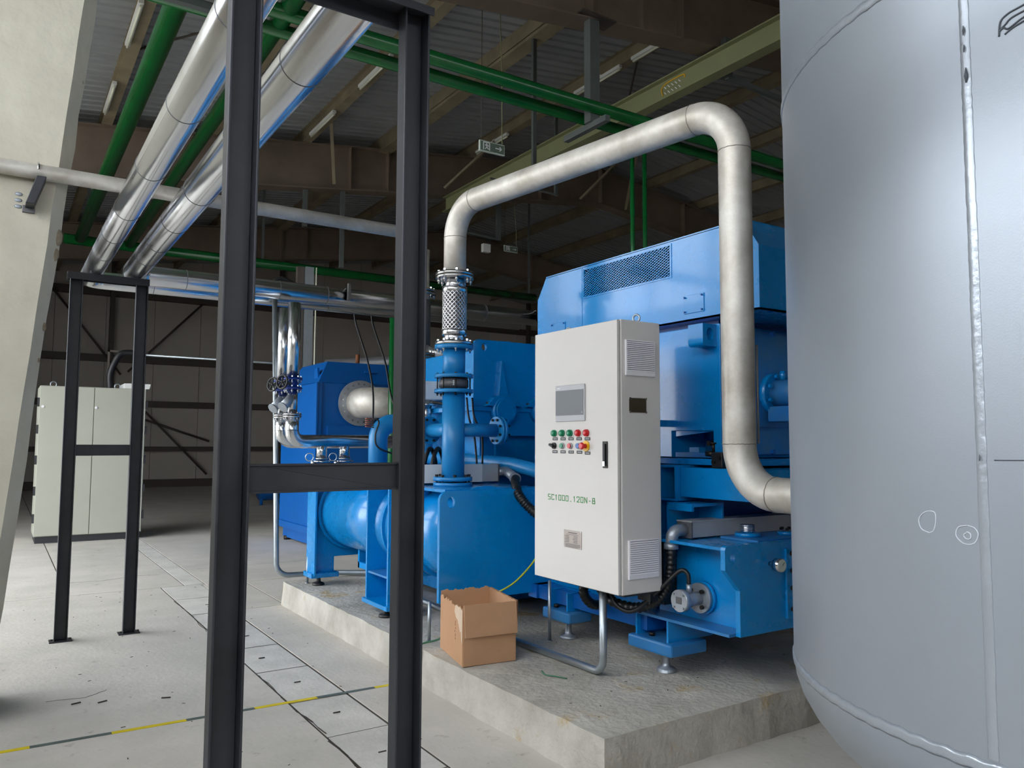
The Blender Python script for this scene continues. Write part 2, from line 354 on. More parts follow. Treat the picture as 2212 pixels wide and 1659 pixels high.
for k in range(5):
    for r_ in range(2): b.bar((7.73, 7.55+k*.07, 6.44+r_*.08), (7.73, 7.59+k*.07, 6.48+r_*.08), .012, .004, (1, 0, 0))
b.build('stencil_mark', 'white', t)
MB().tube(spline([(7.73, 7.9, 6.44), (7.73, 7.92, 6.55), (7.73, 7.8, 6.6), (7.73, 7.5, 6.6), (7.73, 7.47, 6.55)], 5), .008, 6).build('chalk_arc', 'yel', t)
# flange braces and roof rods
for i, (a, b_) in enumerate((((5.2, 14.2, 6.45), (4.75, 13.2, 7.3)), ((7.6, 14.2, 6.8), (8.3, 13.2, 7.7)), ((11.2, 14.2, 7.2), (11.8, 13.1, 8.2)), ((12.6, 14.2, 7.2), (12.1, 13.2, 8.3)))):
    MB().bar(a, b_, .06, .05).build('flange_brace', 'beam', None, ['short brown flange brace below the tube light purlin by the dark post', 'short brown flange brace of the second rafter behind the long stainless pipe', 'left leg of the crossing flange braces at the ridge', 'right leg of the crossing flange braces at the ridge'][i], 'brace')
for i, (a, b_) in enumerate((((4.7, 9.6, 7.5), (6.35, 13.9, 7.7)), ((1.3, 12, 7.), (4.7, 8, 7.5)), ((1.3, 9.5, 7.), (-1.5, 8, 6.6)), ((8.35, 9, 7.9), (11.8, 13.6, 8.2)))):
    MB().tube([a, b_], .018, 6).build('roof_tie_rod', 'girt', None, ['thin roof tie rod crossing under the sheets right of the first dark post', 'thin roof tie rod between the two leftmost purlins', 'thin roof tie rod by the leaning concrete pier', 'thin roof tie rod right of the exit sign'][i], 'rod')

# tube lights on the purlins
TL = [(1.3, 12.5, 'unlit tube light low on the leftmost purlin beside the green pipe'), (1.3, 9.95, 'unlit tube light highest on the leftmost purlin'),
      (4.7, 12.65, 'unlit tube light on the purlin between the dark posts, lower one'), (4.7, 10.3, 'unlit tube light on the purlin between the dark posts, upper one'),
      (8.35, 9.4, 'unlit tube light behind the green pipe hanger'), (8.35, 7.9, 'unlit tube light nearest the first rafter, upper right'),
      (8.35, 12.8, 'unlit tube light behind the exit sign'), (11.8, 12.7, 'unlit tube light just above the stainless pipe near the ridge'), (8.35, 15.6, 'unlit tube light dim beyond the second rafter')]
for x, y, lab in TL:
    z = zb(x)+.86; t = thing('tube_light', lab, 'light', (x-.05, y+.6, z), 'tube lights on the purlins')
    MB().box(x-.12, x-.06, y, y+1.22, z-.05, z-.0).build('housing', 'ywhite', t); MB().cyl((x-.09, y+.02, z-.075), (x-.09, y+1.2, z-.075), .017, 8).build('tube', 'tube', t)
    MB().box(x-.1, x-.08, y+.5, y+.56, z, z+.03).build('clip', 'ywhite', t)

# hangers
def post(pts, w, lab, arm=None, mt='hang', name='pipe_hanger'):
    t = thing(name, lab, 'hanger', pts[1]); MB().bar(pts[0], pts[1], w, w*.8).build('post', mt, t)
    if arm: MB().bar(arm[0], arm[1], w*.5, w*.5).build('arm', mt, t)
    return t
t = post(((5.62, 6.9, 6.43), (5.62, 6.9, 5.2)), .14, 'grey green hanger post carrying the pair of green pipes', ((5.62, 6.62, 5.17), (5.62, 7.4, 5.17)))
MB().box(5.4, 5.9, 6.78, 7.02, 6.45, 6.47).build('seat_plate', 'girt', t)
post(((7.93, 6.9, 6.9), (7.93, 6.9, 6.36)), .12, 'grey hanger post at the top right beside the tank', ((7.93, 6.9, 6.38), (9.6, 6.9, 6.33)))
post(((.86, 6.95, 5.85), (.86, 6.95, 5.22)), .14, 'grey hanger plate at the upper left in front of the first green pipe', ((.86, 6.95, 5.27), (1.6, 6.95, 5.27)))
post(((6.3, 9.06, 7.4), (6.3, 9.06, 5.3)), .06, 'thin dark drop rod left of the exit sign wire, behind the green pipes')
post(((8.35, 11.3, 7.7), (8.35, 11.3, 6.0)), .06, 'thin dark drop rod behind the stainless pipe, with an arm', ((8.35, 11.3, 6.02), (7.0, 11.4, 6.1)))
post(((9.12, 14.5, 6.9), (9.12, 14.5, 5.97)), .09, 'dark L shaped drop rod under the second rafter right of the braided hose pipe', ((9.12, 14.5, 5.99), (8.0, 14.5, 6.05)))
post(((5.49, 14.5, 6.45), (5.49, 14.5, 4.9)), .08, 'dark drop rod between the dark posts below the second rafter, right one')
post(((4.74, 14.5, 6.35), (4.74, 14.5, 5.6)), .08, 'dark drop rod between the dark posts below the second rafter, short left one')
# signs
def sign(x, y, z, w, lab, gl):
    t = thing('exit_sign', lab, 'sign', (x, y, z-w*.38))
    MB().box(x-w/2, x+w/2, y-.015, y+.015, z-w*.19, z+w*.19).build('panel', 'signm', t, bevel=.003)
    MB().box(x-w*.47, x+w*.47, y-.018, y-.0155, z-w*.155, z+w*.155).build('green_face', 'signg', t)
    b = MB(); yy = y-.02
    # frame of a doorway with the running figure, then an arrow
    for a, c in (((-.36, -.13), (-.36, .13)), ((-.36, .13), (-.12, .13)), ((-.12, .13), (-.12, -.13)), ((-.26, .04), (-.22, -.03)), ((-.22, -.03), (-.16, -.1)), ((-.22, -.03), (-.3, -.1)), ((-.3, .03), (-.2, .05)), ((-.2, .05), (-.16, .0)), ((.12, 0), (.36, 0)), ((.36, 0), (.28, .07)), ((.36, 0), (.28, -.07))):
        b.bar((x+a[0]*w, yy, z+a[1]*w), (x+c[0]*w, yy, z+c[1]*w), .006, .032*w, (0, 0, 1) if abs(a[1]-c[1]) < .05 else (1, 0, 0))
    b.disc((x-.24*w, yy, z+.085*w), (0, 1, 0), .022*w, .005, 10); b.build('pictogram', 'white', t)
    MB().tube([(x-.42*w, y, z+.19*w), (x-.42*w, y, z+gl)], .004, 5).build('wire', 'girt', t); MB().tube(spline([(x+.42*w, y, z+.19*w), (x+.38*w, y, z+gl*.5), (x+.25*w, y, z+gl)], 4), .006, 5).build('wire', 'beamy', t)
sign(4.93, 8.0, 5.11, .36, 'green and white exit sign with running figure and arrow, hung by wires left of centre', 2.2)
sign(9.42, 14.45, 5.81, .36, 'small distant exit sign hanging low above the blue motor hood', 1.0)
MB().box(8.62, 8.8, 14.3, 14.4, 5.62, 5.8).build('emergency_lamp', 'ywhite', None, 'small twin emergency lamp box on the dark structure above the braided hose', 'lamp')

# ================================================================== BIG THINGS
# leaning concrete pier at the left
def xb(z): return -.045+.0883*z
def xo(z): return .012+.0906*z
b = MB(); sec = []
for i in range(33):
    z = i*.2; j = lambda s: random.uniform(-s, s)
    sec.append([(xb(z)-2.3, 5.05, z), (xb(z)+j(.003), 5.05, z), (xo(z)+j(.006), 5.13+j(.004), z), (xo(z)-.02, 5.65, z), (xb(z)-2.3, 5.65, z)])
b.rings(sec, sm=False); pier = b.build('concrete_pier', 'pier', None, 'pale rough leaning concrete pier filling the left edge', 'pier')
for z, s in ((2.66, .045), (2.56, .035), (2.14, .022), (1.95, .012), (3.6, .012)):
    c = MB(); c.sphere((xo(z)-.012, 5.115, z), s, 10, (.55, .35, 1.1)); c.build('chipped_patch', 'chip', pier)

# machine plinth
b = MB(); nx, ny = 44, 46; X0, X1, Y0, Y1 = 2.28, 6.6, 2.735, 7.32
def px_(i, j):
    x = X0+(X1-X0)*i/nx; y = Y0+(Y1-Y0)*j/ny
    if i == 0: x += random.uniform(-.007, .006)
    if j == 0: y += random.uniform(-.006, .006)
    return x, y
g = [[px_(i, j) for j in range(ny+1)] for i in range(nx+1)]
vs = [(x, y, .21+random.uniform(-.0015, .0015)-(.004 if (i == 0 or j == 0) else 0)) for i, r_ in enumerate(g) for j, (x, y) in enumerate(r_)]
fs = [(i*(ny+1)+j, (i+1)*(ny+1)+j, (i+1)*(ny+1)+j+1, i*(ny+1)+j+1) for i in range(nx) for j in range(ny)]
o0 = len(vs); per = [(0, j) for j in range(ny, -1, -1)]+[(i, 0) for i in range(1, nx+1)]+[(nx, j) for j in range(1, ny+1)]+[(i, ny) for i in range(nx-1, -1, -1)]
for lv, dz in ((1, .14), (2, .07), (3, -.01)):
    for i, j in per: x, y = g[i][j]; k = lv*.006; vs.append((x-(k if i == 0 else 0)+random.uniform(-.003, .003), y-(k if j == 0 else 0)+random.uniform(-.003, .003), dz+random.uniform(-.004, .004)))
L = len(per)
for k in range(L-1):
    a, c = per[k], per[k+1]; fs.append((a[0]*(ny+1)+a[1], c[0]*(ny+1)+c[1], o0+k+1, o0+k))
    for q in range(2): fs.append((o0+q*L+k, o0+q*L+k+1, o0+(q+1)*L+k+1, o0+(q+1)*L+k))
b.add(vs, fs); plinth = b.build('machine_plinth', 'plinth', None, 'low rough concrete plinth with stained edges under the blue compressor', 'plinth')
MB().box(2.262, 2.275, 4.49, 4.505, 0, .205).build('joint', 'joint', plinth)

# silver tank
TC = Vector((2.945, .843, 0)); TR = 1.114
def tp(az, z, d=0.): a = R(az); return (TC.x+(TR+d)*math.cos(a), TC.y+(TR+d)*math.sin(a), z)
tank = thing('storage_tank', 'huge vertical silver painted steel tank filling the right side', 'tank', TC)
prof = [(TR*math.sin(t), .8-.5*math.cos(t)) for t in [math.pi/2*i/16 for i in range(17)]]
prof += [(TR, z) for z in (1.2, 1.7, 2.2, 2.66, 3.2, 3.8)]+[(TR*math.cos(t), 3.8+.5*math.sin(t)) for t in [math.pi/2*i/14 for i in range(1, 15)]]
MB().lathe(TC, prof, 160).build('shell', 'tank', tank)
def bead(z, lab):
    b = MB(); rs = []; N = 420
    for i in range(N):
        a = 360*i/N; q = .0035*math.sin(i*1.7)+random.uniform(-.0015, .0015)
        rs.append([tp(a, z-.017+q*.4, -.001), tp(a, z-.010+q*.4, .0035), tp(a, z+.006+q*.6, .0045), tp(a, z+.017+q*.6, -.001)])
    rs.append(rs[0]); b.rings(rs, caps=False); b.build('weld_bead', 'tankw', tank, label=lab)
bead(.8, 'bright wavy weld bead around the bottom seam'); bead(2.66, None); bead(3.8, None)
b = MB(); rs = []
for i in range(140):
    z = .82+i*(2.64-.82)/139; q = random.uniform(-.05, .05)
    rs.append([tp(176.95+q, z, -.001), tp(177.1+q, z, .0022), tp(177.6, z, .0028), tp(178.1+q, z, .0022), tp(178.25+q, z, -.001)])
b.rings(rs, caps=False); b.build('vertical_weld', 'tankw', tank)
def marks(name, lines, m, r=.0016):
    b = MB()
    for l in lines: b.tube(spline([tp(a, z, .001) for a, z in l], 5), r, 5)
    b.build(name, m, tank)
marks('marker_scribble', [[(-178.6, 2.408), (-178.4, 2.44), (-177.6, 2.452), (-176.6, 2.456), (-175.4, 2.46)], [(-178.3, 2.425), (-177.9, 2.43), (-177.2, 2.44), (-175.4, 2.446)], [(-178.5, 2.42), (-178.1, 2.424), (-177.6, 2.418), (-176.4, 2.428), (-175.4, 2.434)], [(-178.0, 2.408), (-177.2, 2.416), (-176, 2.422)]], 'marker', .0022)
marks('marker_line', [[(179.0, 1.466), (180.5, 1.466), (183, 1.467)]], 'marker', .0012)
for l_ in [[(170.9, 1.292), (169.8, 1.3), (169.5, 1.322), (170.4, 1.34), (171.6, 1.342), (171.8, 1.325), (171.5, 1.3), (170.9, 1.292)], [(175.6, 1.318), (174.6, 1.312), (174.3, 1.293), (175.2, 1.277), (176.4, 1.28), (176.9, 1.3), (176.5, 1.314), (175.7, 1.318)], [(175.6, 1.302), (175.2, 1.296), (175.5, 1.288), (176, 1.29), (176, 1.3), (175.6, 1.304)]]: marks('chalk_ring', [l_], 'chalk', .0011)
b = MB()
for (a, z, s) in ((177.6, 2.453, 5), (177.6, 2.41, 4), (177.7, 2.345, 8), (177.5, 1.47, 3)):
    b.tube([tp(a, z-.002*s, .006), tp(a+.1, z, .008), tp(a+.05, z+.0025*s, .006)], [.001, .0012*s*.5, .0008], 6)
b.build('paint_chip', 'marker', tank)
for az in (100, 220, 340):
    a = R(az); p = TC+Vector((math.cos(a), math.sin(a), 0))*.9; MB().cyl((p.x, p.y, 0), (p.x, p.y, .56), .06, 14).disc((p.x, p.y, .01), (0, 0, 1), .11, .02).build('leg', 'tank', tank)

# stainless overhead pipe
PV, PL = Vector((3.126, 2.679, 0)), Vector((2.78, 5.02, 0)); Z1, Z0, PR = 3.25, 1.257, .083
u = (TC-PV).normalized(); end = TC-u*(TR-.01)
path = bent([PL+Vector((0, 0, 2.72)), PL+Vector((0, 0, Z1)), PV+Vector((0, 0, Z1)), PV+Vector((0, 0, Z0)), end+Vector((0, 0, Z0))], .24, 12)
sp = thing('stainless_pipe', 'large bare stainless pipe looping from the braided hose up and down to the tank', 'pipe', PL+Vector((0, 0, 2.7)))
MB().tube(path, PR, 36).build('pipe', 'stain', sp)
d12 = (PV-PL).normalized(); zz = Vector((0, 0, 1))
for p, ax in ((PL+zz*(Z1-.24), zz), (PL+zz*Z1+d12*.24, d12), (PV+zz*Z1-d12*.24, d12), (PV+zz*(Z1-.24), zz), (PV+zz*(Z0+.24), zz), (PV+zz*Z0+u*.24, u), (PV+zz*Z0+u*.5, u)):
    b = MB(); a = Vector(ax).normalized(); s1 = (Vector((0, 0, 1)) if abs(a.z) < .9 else Vector((0, 1, 0))); s1 = (s1-a*s1.dot(a)).normalized(); s2 = a.cross(s1)
    pts = [p+(s1*math.cos(t)+s2*math.sin(t))*(PR+.001)+a*random.uniform(-.0015, .0015) for t in [2*math.pi*k/60 for k in range(61)]]
    b.tube(pts, .0021, 6).build('weld_seam', 'weld', sp)
MB().disc(PL+zz*2.735, zz, .142, .022).build('flange', 'chrome', sp)
# little support rod clipped to the back of the pipe
MB().tube([(3.20, 2.62, 1.5), (3.205, 2.625, 2.0)], .006, 6).build('seam_bar', 'weld', sp)

# braided expansion hose
hs = thing('braided_hose', 'braided stainless flexible hose joint between two bolted flanges', 'hose', PL+zz*2.22)
c = PL
b = MB(); b.disc(c+zz*2.712, zz, .142, .02).build('flange', 'chrome', hs)
MB().disc(c+zz*2.222, zz, .142, .022).build('flange', 'chrome', hs)
MB().tube([c+zz*2.62, c+zz*2.70], .072, 28).build('neck', 'chrome', hs); MB().tube([c+zz*2.232, c+zz*2.3], .076, 28).build('neck', 'chrome', hs)
MB().tube([c+zz*2.6, c+zz*2.602, c+zz*2.64, c+zz*2.643], [.09, .093, .093, .088], 32).build('collar', 'chrome', hs); MB().tube([c+zz*2.283, c+zz*2.286, c+zz*2.322, c+zz*2.324], [.088, .093, .093, .09], 32).build('collar', 'chrome', hs)
MB().tube([c+zz*2.32, c+zz*2.605], .084, 32).build('braid_core', 'cast', hs)
b = MB(); NS = 18
for s_ in (1, -1):
    for k in range(NS):
        pts = []
        for i in range(25):
            t = i/24; a = 2*math.pi*k/NS+s_*t*3.0; rr = .0865+.003*math.sin((i+k)*math.pi*s_)
            pts.append(c+Vector((math.cos(a)*rr, math.sin(a)*rr, 2.32+t*.285)))
        b.tube(pts, .0052, 5)
b.build('braid', 'chrome', hs, kind='stuff')
bolts(hs, c+zz*2.723, zz, .118, 8, .012, .05, 'chrome'); bolts(hs, c+zz*2.212, zz, .118, 8, .012, .048, 'chrome')

# blue pipe column with branches
bc = thing('blue_pipe_column', 'upright light blue pipe with side branches standing on the blue cooler', 'pipe', c+zz*1.2)
MB().tube([c+zz*1.15, c+zz*1.86], .083, 32).build('pipe', 'bluelt', bc)
MB().disc(c+zz*1.198, zz, .142, .026).build('flange', 'bluelt', bc); MB().disc(c+zz*1.236, zz, .142, .028).build('flange', 'bluelt', bc)
MB().disc(c+zz*1.872, zz, .142, .026).build('flange', 'bluelt', bc)
bolts(bc, c+zz*1.217, zz, .118, 8, .012, .07, 'bolt')
MB().tube([c+Vector((0, 0, 1.59)), c+Vector((.36, 0, 1.59))], .049, 24).build('branch_pipe', 'bluelt', bc); MB().disc(c+Vector((.375, 0, 1.59)), (1, 0, 0), .105, .024).disc(c+Vector((.402, 0, 1.59)), (1, 0, 0), .105, .024).build('branch_flange', 'bluelt', bc)
bolts(bc, c+Vector((.388, 0, 1.59)), (-1, 0, 0), .084, 8, .010, .055)
MB().tube([c+Vector((0, 0, 1.59)), c+Vector((0, .1, 1.59)), c+Vector((-.04, .3, 1.59))], .05, 24).build('branch_pipe', 'bluelt', bc)
MB().disc(c+Vector((-.04, .31, 1.59)), (-.1, 1, 0), .105, .024).disc(c+Vector((-.042, .338, 1.59)), (-.1, 1, 0), .105, .024).build('branch_flange', 'bluelt', bc)
bolts(bc, c+Vector((-.04, .325, 1.59)), (.1, -1, 0), .084, 8, .010, .055)
# wafer check valve
wv = thing('wafer_check_valve', 'dark cast wafer valve clamped between two blue flanges', 'valve', c+zz*1.886)
MB().tube([c+zz*1.887, c+zz*1.9, c+zz*1.9, c+zz*1.955, c+zz*1.955, c+zz*1.968], [.09, .09, .108, .108, .09, .09], 32).build('body', 'cast', wv)
bolts(wv, c+zz*1.928, zz, .12, 8, .009, .13, 'bolt', name='stud_bolt')
for k in range(3): MB().disc(c+Vector((-.055+.0, -.096, 1.915+k*.013)), (.5, 1, 0), .006, .012, 8).build('cast_letter', 'castl', wv)
bu = thing('blue_pipe_spool', 'short light blue pipe spool under the braided hose', 'pipe', c+zz*1.97)
MB().tube([c+zz*1.975, c+zz*2.19], .083, 32).build('pipe', 'bluelt', bu); MB().disc(c+zz*1.982, zz, .142, .026).build('flange', 'bluelt', bu); MB().disc(c+zz*2.194, zz, .142, .028).build('flange', 'bluelt', bu)

# ================================================================== front cooler skid
ck = thing('cooler_skid', 'bright blue horizontal cooler vessel on plate legs at the front edge of the plinth', 'compressor', (2.8, 5.8, .21))
AX, AZ, AR = 2.8, .86, .32
MB().tube([(AX, 5.35, AZ), (AX, 6.98, AZ)], AR, 48).build('vessel', 'blue', ck); MB().tube([(AX, 4.6, AZ), (AX, 5.34, AZ)], AR, 48).build('vessel', 'blue', ck)
for y in (7.0, 5.60, 5.16, 4.66): MB().ringdisc((AX, y-.06, AZ), (0, 1, 0), AR+.025, AR-.01, .02, 48).build('ring', 'blue', ck)
def rpoly(x0, x1, z0, z1, r, corners='tl'):
    pts = []
    def cr(cx_, cz_, a0, a1): return [(cx_+r*math.cos(R(a0+(a1-a0)*k/6)), cz_+r*math.sin(R(a0+(a1-a0)*k/6))) for k in range(7)]
    pts += cr(x0+r, z1-r, 180, 90) if 'tl' in corners else [(x0, z1)]
    pts += cr(x1-r, z1-r, 90, 0) if 'tr' in corners else [(x1, z1)]
    pts += cr(x1-r, z0+r, 0, -90) if 'br' in corners else [(x1, z0)]
    pts += cr(x0+r, z0+r, 270, 180) if 'bl' in corners else [(x0, z0)]
    return pts
def plate_hole(x0, x1, z0, z1, y0, y1, hx, hz, hr, r=.05, corners='tl'):
    """plate in the XZ plane, rounded corner, real through hole (a slot)"""
    out = rpoly(x0, x1, z0, z1, r, corners); n = 20; hole = [(hx+hr*.75*math.cos(2*math.pi*k/n), hz+hr*math.sin(2*math.pi*k/n)) for k in range(n)]
    # split into two halves round the hole (above and below the centre line)
    b = MB()
    import mathutils
    loops = [[Vector((p[0], p[1], 0)) for p in out], [Vector((p[0], p[1], 0)) for p in hole]]
    tri = mathutils.geometry.tessellate_polygon(loops); flat = out+hole; N = len(flat)
    vs = [(p[0], y0, p[1]) for p in flat]+[(p[0], y1, p[1]) for p in flat]
    fs = [tuple(t_) for t_ in tri]+[tuple(i+N for i in t_) for t_ in tri]
    no = len(out)
    fs += [(i, (i+1) % no, (i+1) % no+N, i+N) for i in range(no)]+[(no+i, no+(i+1) % n, no+(i+1) % n+N, no+i+N) for i in range(n)]
    b.add(vs, fs); return b
plate_hole(2.43, 3.42, .46, 1.178, 4.56, 4.59, 2.515, 1.105, .036, .06).build('end_plate', 'blue', ck, bevel=.003)
# far support (single plate with leg)
pl = [(2.425, .30), (2.64, .30), (2.64, .45), (3.2, .45), (3.2, 1.3), (2.425, 1.3)]
MB().prism(pl, 'y', 7.0, 7.03).build('support_plate', 'blue', ck, bevel=.003); MB().box(2.42, 2.435, 6.9, 7.12, .30, 1.3).build('support_edge', 'blue', ck)
MB().box(2.40, 2.66, 6.92, 7.14, .278, .32).build('foot_pad', 'blue', ck, bevel=.004)
# middle support (two plates, web and shelves)
for y in (5.72, 5.33): MB().prism([(2.42, .28), (2.62, .28), (2.62, .5), (3.2, .5), (3.2, 1.32), (2.42, 1.32)], 'y', y, y+.022).build('support_plate', 'blue', ck, bevel=.002)
MB().box(2.6, 2.62, 5.35, 5.72, .3, 1.3).build('web', 'blue', ck); MB().box(2.43, 2.62, 5.352, 5.72, .5, .515).build('shelf', 'bluedust', ck); MB().box(2.40, 2.64, 5.30, 5.76, .278, .31).build('foot_pad', 'blue', ck, bevel=.003)
MB().box(2.54, 2.76, 4.50, 4.74, .275, .31).build('foot_pad', 'blue', ck, bevel=.004); MB().box(2.58, 2.70, 4.60, 4.68, .30, .5).build('leg', 'blue', ck)
MB().box(2.68, 3.0, 6.0, 6.03, .41, .56).box(2.68, 3.0, 6.5, 6.53, .41, .56).box(2.68, 2.72, 6.0, 6.53, .41, .46).build('saddle', 'blue', ck)
MB().box(2.5, 3.25, 4.62, 6.9, 1.165, 1.185).build('top_plate', 'blue', ck)
def levelfoot(par, x, y, top, m='black', r=.055):
    b = MB(); b.lathe((x, y, .211), [(r, 0), (r, .012), (r*.9, .02), (r*.42, .03), (r*.38, .045), (.02, .05), (.02, top-.211)], 20).disc((x, y, .212), (0, 0, 1), r, .002, 20)
    b.build('leveling_foot', m, par)
levelfoot(ck, 2.485, 6.97, .29); levelfoot(ck, 2.465, 5.45, .29); levelfoot(ck, 2.65, 4.62, .29)
MB().cyl((2.78, 6.25, .35), (2.78, 6.25, .44), .025, 10).build('drain_valve', 'chrome', ck)

# blue elbow pipe on the cooler, with copper coloured sleeves
be = thing('blue_elbow_pipe', 'fat light blue elbow pipe rising from the cooler left of the near dark post', 'pipe', (2.75, 6.3, 1.1))
MB().tube(bent([(2.75, 6.3, 1.1), (2.75, 6.3, 1.66), (3.6, 6.3, 1.66)], .14, 12), .082, 32).build('pipe', 'bluelt', be)
MB().tube([(2.75, 6.3, 1.185), (2.75, 6.3, 1.21)], .12, 28).build('flange', 'bluelt', be)
for k in range(5): MB().cyl((2.59, 6.2, 1.63+k*.017), (2.67, 6.21, 1.622+k*.017), .005, 8).build('copper_sleeve', 'copper', be)
MB().tube(spline([(2.69, 6.2, 1.7), (2.71, 6.2, 1.66), (2.68, 6.2, 1.55), (2.71, 6.19, 1.45), (2.9, 6.15, 1.38), (3.0, 6.1, 1.36)]), .008, 8).build('sensor_cable', 'black', be)

# aluminium cable trunk + elbow + corrugated hose
tr = thing('trunking_box', 'pale aluminium cable trunk lying across the cooler behind the blue column', 'trunking', (2.96, 5.24, 1.19))
MB().box(2.55, 3.27, 5.18, 5.3, 1.2, 1.33).build('channel', 'alubox', tr, bevel=.003); MB().box(2.55, 3.12, 5.17, 5.18, 1.2, 1.335).build('side_cover', 'ywhite', tr); MB().box(3.27, 3.278, 5.175, 5.305, 1.195, 1.335).build('end_cap', 'cast', tr)
def hose(name, pts, r, lab, cat='hose', m='black', ribs=True, ends=None):
    t = thing(name, lab, cat, pts[0]); P_ = spline(pts, 12); q = []; rr = []
    if ribs:
        L_ = sum((P_[i+1]-P_[i]).length for i in range(len(P_)-1)); n = int(L_/(r*.22)); 
        for i in range(n+1):
            f = i/n*(len(P_)-1); k = min(int(f), len(P_)-2); q.append(P_[k].lerp(P_[k+1], f-k)); rr.append(r*(1 if (i % 4) < 2 else .84))
        MB().tube(q, rr, 14).build('corrugated_tube', m, t)
    else: MB().tube(P_, r, 12).build('tube', m, t)
    return t
h1 = hose('corrugated_hose', [(3.22, 4.86, 1.235), (3.1, 4.68, 1.21), (3.03, 4.52, 1.13), (3.08, 4.42, 1.03), (3.13, 4.2, .93), (3.08, 3.94, .89)], .033, 'black corrugated hose drooping from the cable trunk to the cabinet back')
MB().tube(bent([(3.275, 5.22, 1.27), (3.36, 5.2, 1.275), (3.22, 4.86, 1.237)], .06), .036, 20).build('metal_elbow', 'castl', h1); MB().disc((3.22, 4.865, 1.235), (.4, .9, .1), .042, .035).build('gland', 'castl', h1)
MB().tube(bent([(3.0, 6.0, 1.38), (3.4, 5.2, 1.33), (3.5, 4.3, 1.2)], .3), .055, 28).build('blue_oil_pipe', 'bluelt', None, 'thin light blue pipe sloping down to the left edge of the control cabinet', 'pipe')
MB().tube(bent([(3.55, 4.8, 1.15), (3.45, 4.72, 1.5), (4.1, 4.6, 1.6)], .16), .11, 28).build('blue_bend', 'bluelt', None, 'large rounded blue pipe bend peeking out beside the control cabinet', 'pipe')
for i, (a, lab) in enumerate(((2.86, 'looping black hose behind the near dark post, front one'), (2.93, 'looping black hose behind the near dark post, rear one'))):
    MB().tube(spline([(a-.03, 5.6, 1.2), (a, 5.62, 1.36), (a+.06, 5.65, 1.45), (a+.12, 5.68, 1.36), (a+.14, 5.7, 1.2)], 6), .017, 10).build('black_hose', 'black', None, lab, 'hose')
t = thing('valve_actuator', 'pale grey electric actuator box between the near post and blue column', 'actuator', (3.1, 6.0, 1.5))
MB().box(2.98, 3.2, 5.95, 6.15, 1.86, 2.0).build('housing', 'ywhite', t, bevel=.01); MB().box(3.0, 3.18, 5.97, 6.13, 2.0, 2.02).build('lid', 'ywhite', t, bevel=.005)
MB().cyl((3.08, 6.05, 1.62), (3.08, 6.05, 1.86), .05, 20).disc((3.08, 6.05, 1.82), (0, 0, 1), .085, .02).disc((3.08, 6.05, 1.65), (0, 0, 1), .085, .02).build('valve_neck', 'chrome', t)
MB().cyl((3.08, 6.05, 1.3), (3.08, 6.05, 1.62), .06, 20).build('support_pipe', 'bluelt', t)
MB().tube(spline([(3.05, 5.9, 1.84), (3.15, 5.8, 1.8), (3.25, 5.7, 1.62), (3.3, 5.6, 1.5)]), .012, 8).build('power_cable', 'black', t)
for k, (x1, lab) in enumerate(((3.13, 'thin black cable hanging right of the blue column, left one'), (3.18, 'thin black cable hanging right of the blue column, right one'))):
    MB().tube(spline([(x1-.05, 5.35, 1.85), (x1-.06, 5.3, 1.7), (x1-.02+k*.02, 5.28, 1.55), (x1, 5.27, 1.33)]), .008, 8).build('black_cable', 'black', None, lab, 'cable')

# ================================================================== gearbox
sr = thing('stainless_riser', 'bolted stainless riser mostly hidden behind the right near post', 'pipe', (3.45, 6.9, 1.9))
MB().tube([(3.45, 6.9, 1.6), (3.45, 6.9, 3.4)], .075, 24).build('pipe', 'stain', sr)
MB().tube([(3.45, 6.9, 2.45), (3.45, 6.9, 2.9)], .09, 24).build('braid_sleeve', 'cast', sr)
for z_, m_ in ((2.99, 'chrome'), (2.36, 'chrome'), (2.17, 'valve')):
    MB().disc((3.45, 6.9, z_), zz, .14, .022).disc((3.45, 6.9, z_-.03), zz, .14, .022).build('flange', m_, sr); bolts(sr, (3.45, 6.9, z_-.015), zz, .118, 8, .012, .055, 'chrome')
gb = thing('gearbox', 'blue gearbox casing with round bearing covers behind the blue pipe column', 'gearbox', (4.0, 6.0, .21))
GY = 5.4
plate_hole(3.15, 3.95, 1.57, 2.325, GY-.03, GY, 3.25, 2.265, .032, .05).build('end_plate', 'blue', gb, bevel=.003)
MB().box(3.19, 5.0, GY, 6.7, 1.58, 2.25).build('upper_casing', 'blue', gb, bevel=.01); MB().box(3.13, 5.05, GY-.05, 6.8, 1.75, 1.79).build('split_flange', 'blue', gb, bevel=.004)
MB().box(3.25, 4.9, GY+.03, 6.6, .3, 1.58).build('lower_casing', 'blue', gb); MB().box(3.13, 4.95, GY-.04, 6.8, 1.555, 1.58).build('ledge', 'blue', gb)
for cx_ in (3.41, 3.80):
    MB().prism([(cx_-.17, 1.79), (cx_-.1, 1.86), (cx_-.06, 1.875), (cx_+.06, 1.875), (cx_+.1, 1.86), (cx_+.17, 1.79)], 'y', GY-.09, GY-.03).build('bearing_cap', 'blue', gb, bevel=.006)
    MB().disc((cx_, GY-.07, 1.755), (0, 1, 0), .105, .08, 36).build('bearing_housing', 'blue', gb); MB().disc((cx_, GY-.115, 1.755), (0, 1, 0), .09, .015, 36).build('bearing_cover', 'blue', gb)
    bolts(gb, (cx_, GY-.122, 1.755), (0, -1, 0), .075, 8, .006, .002, 'blue', nuts=False)
    MB().prism([(cx_-.045, 1.87), (cx_-.018, 2.16), (cx_-.008, 2.16), (cx_+.05, 1.87)], 'y', GY-.07, GY-.03).build('gusset', 'blue', gb, bevel=.003)
    for s_ in (-1, 1): bolt_at(gb, (cx_+s_*.14, GY-.06, 1.80), (0, 0, 1), .014, .01)
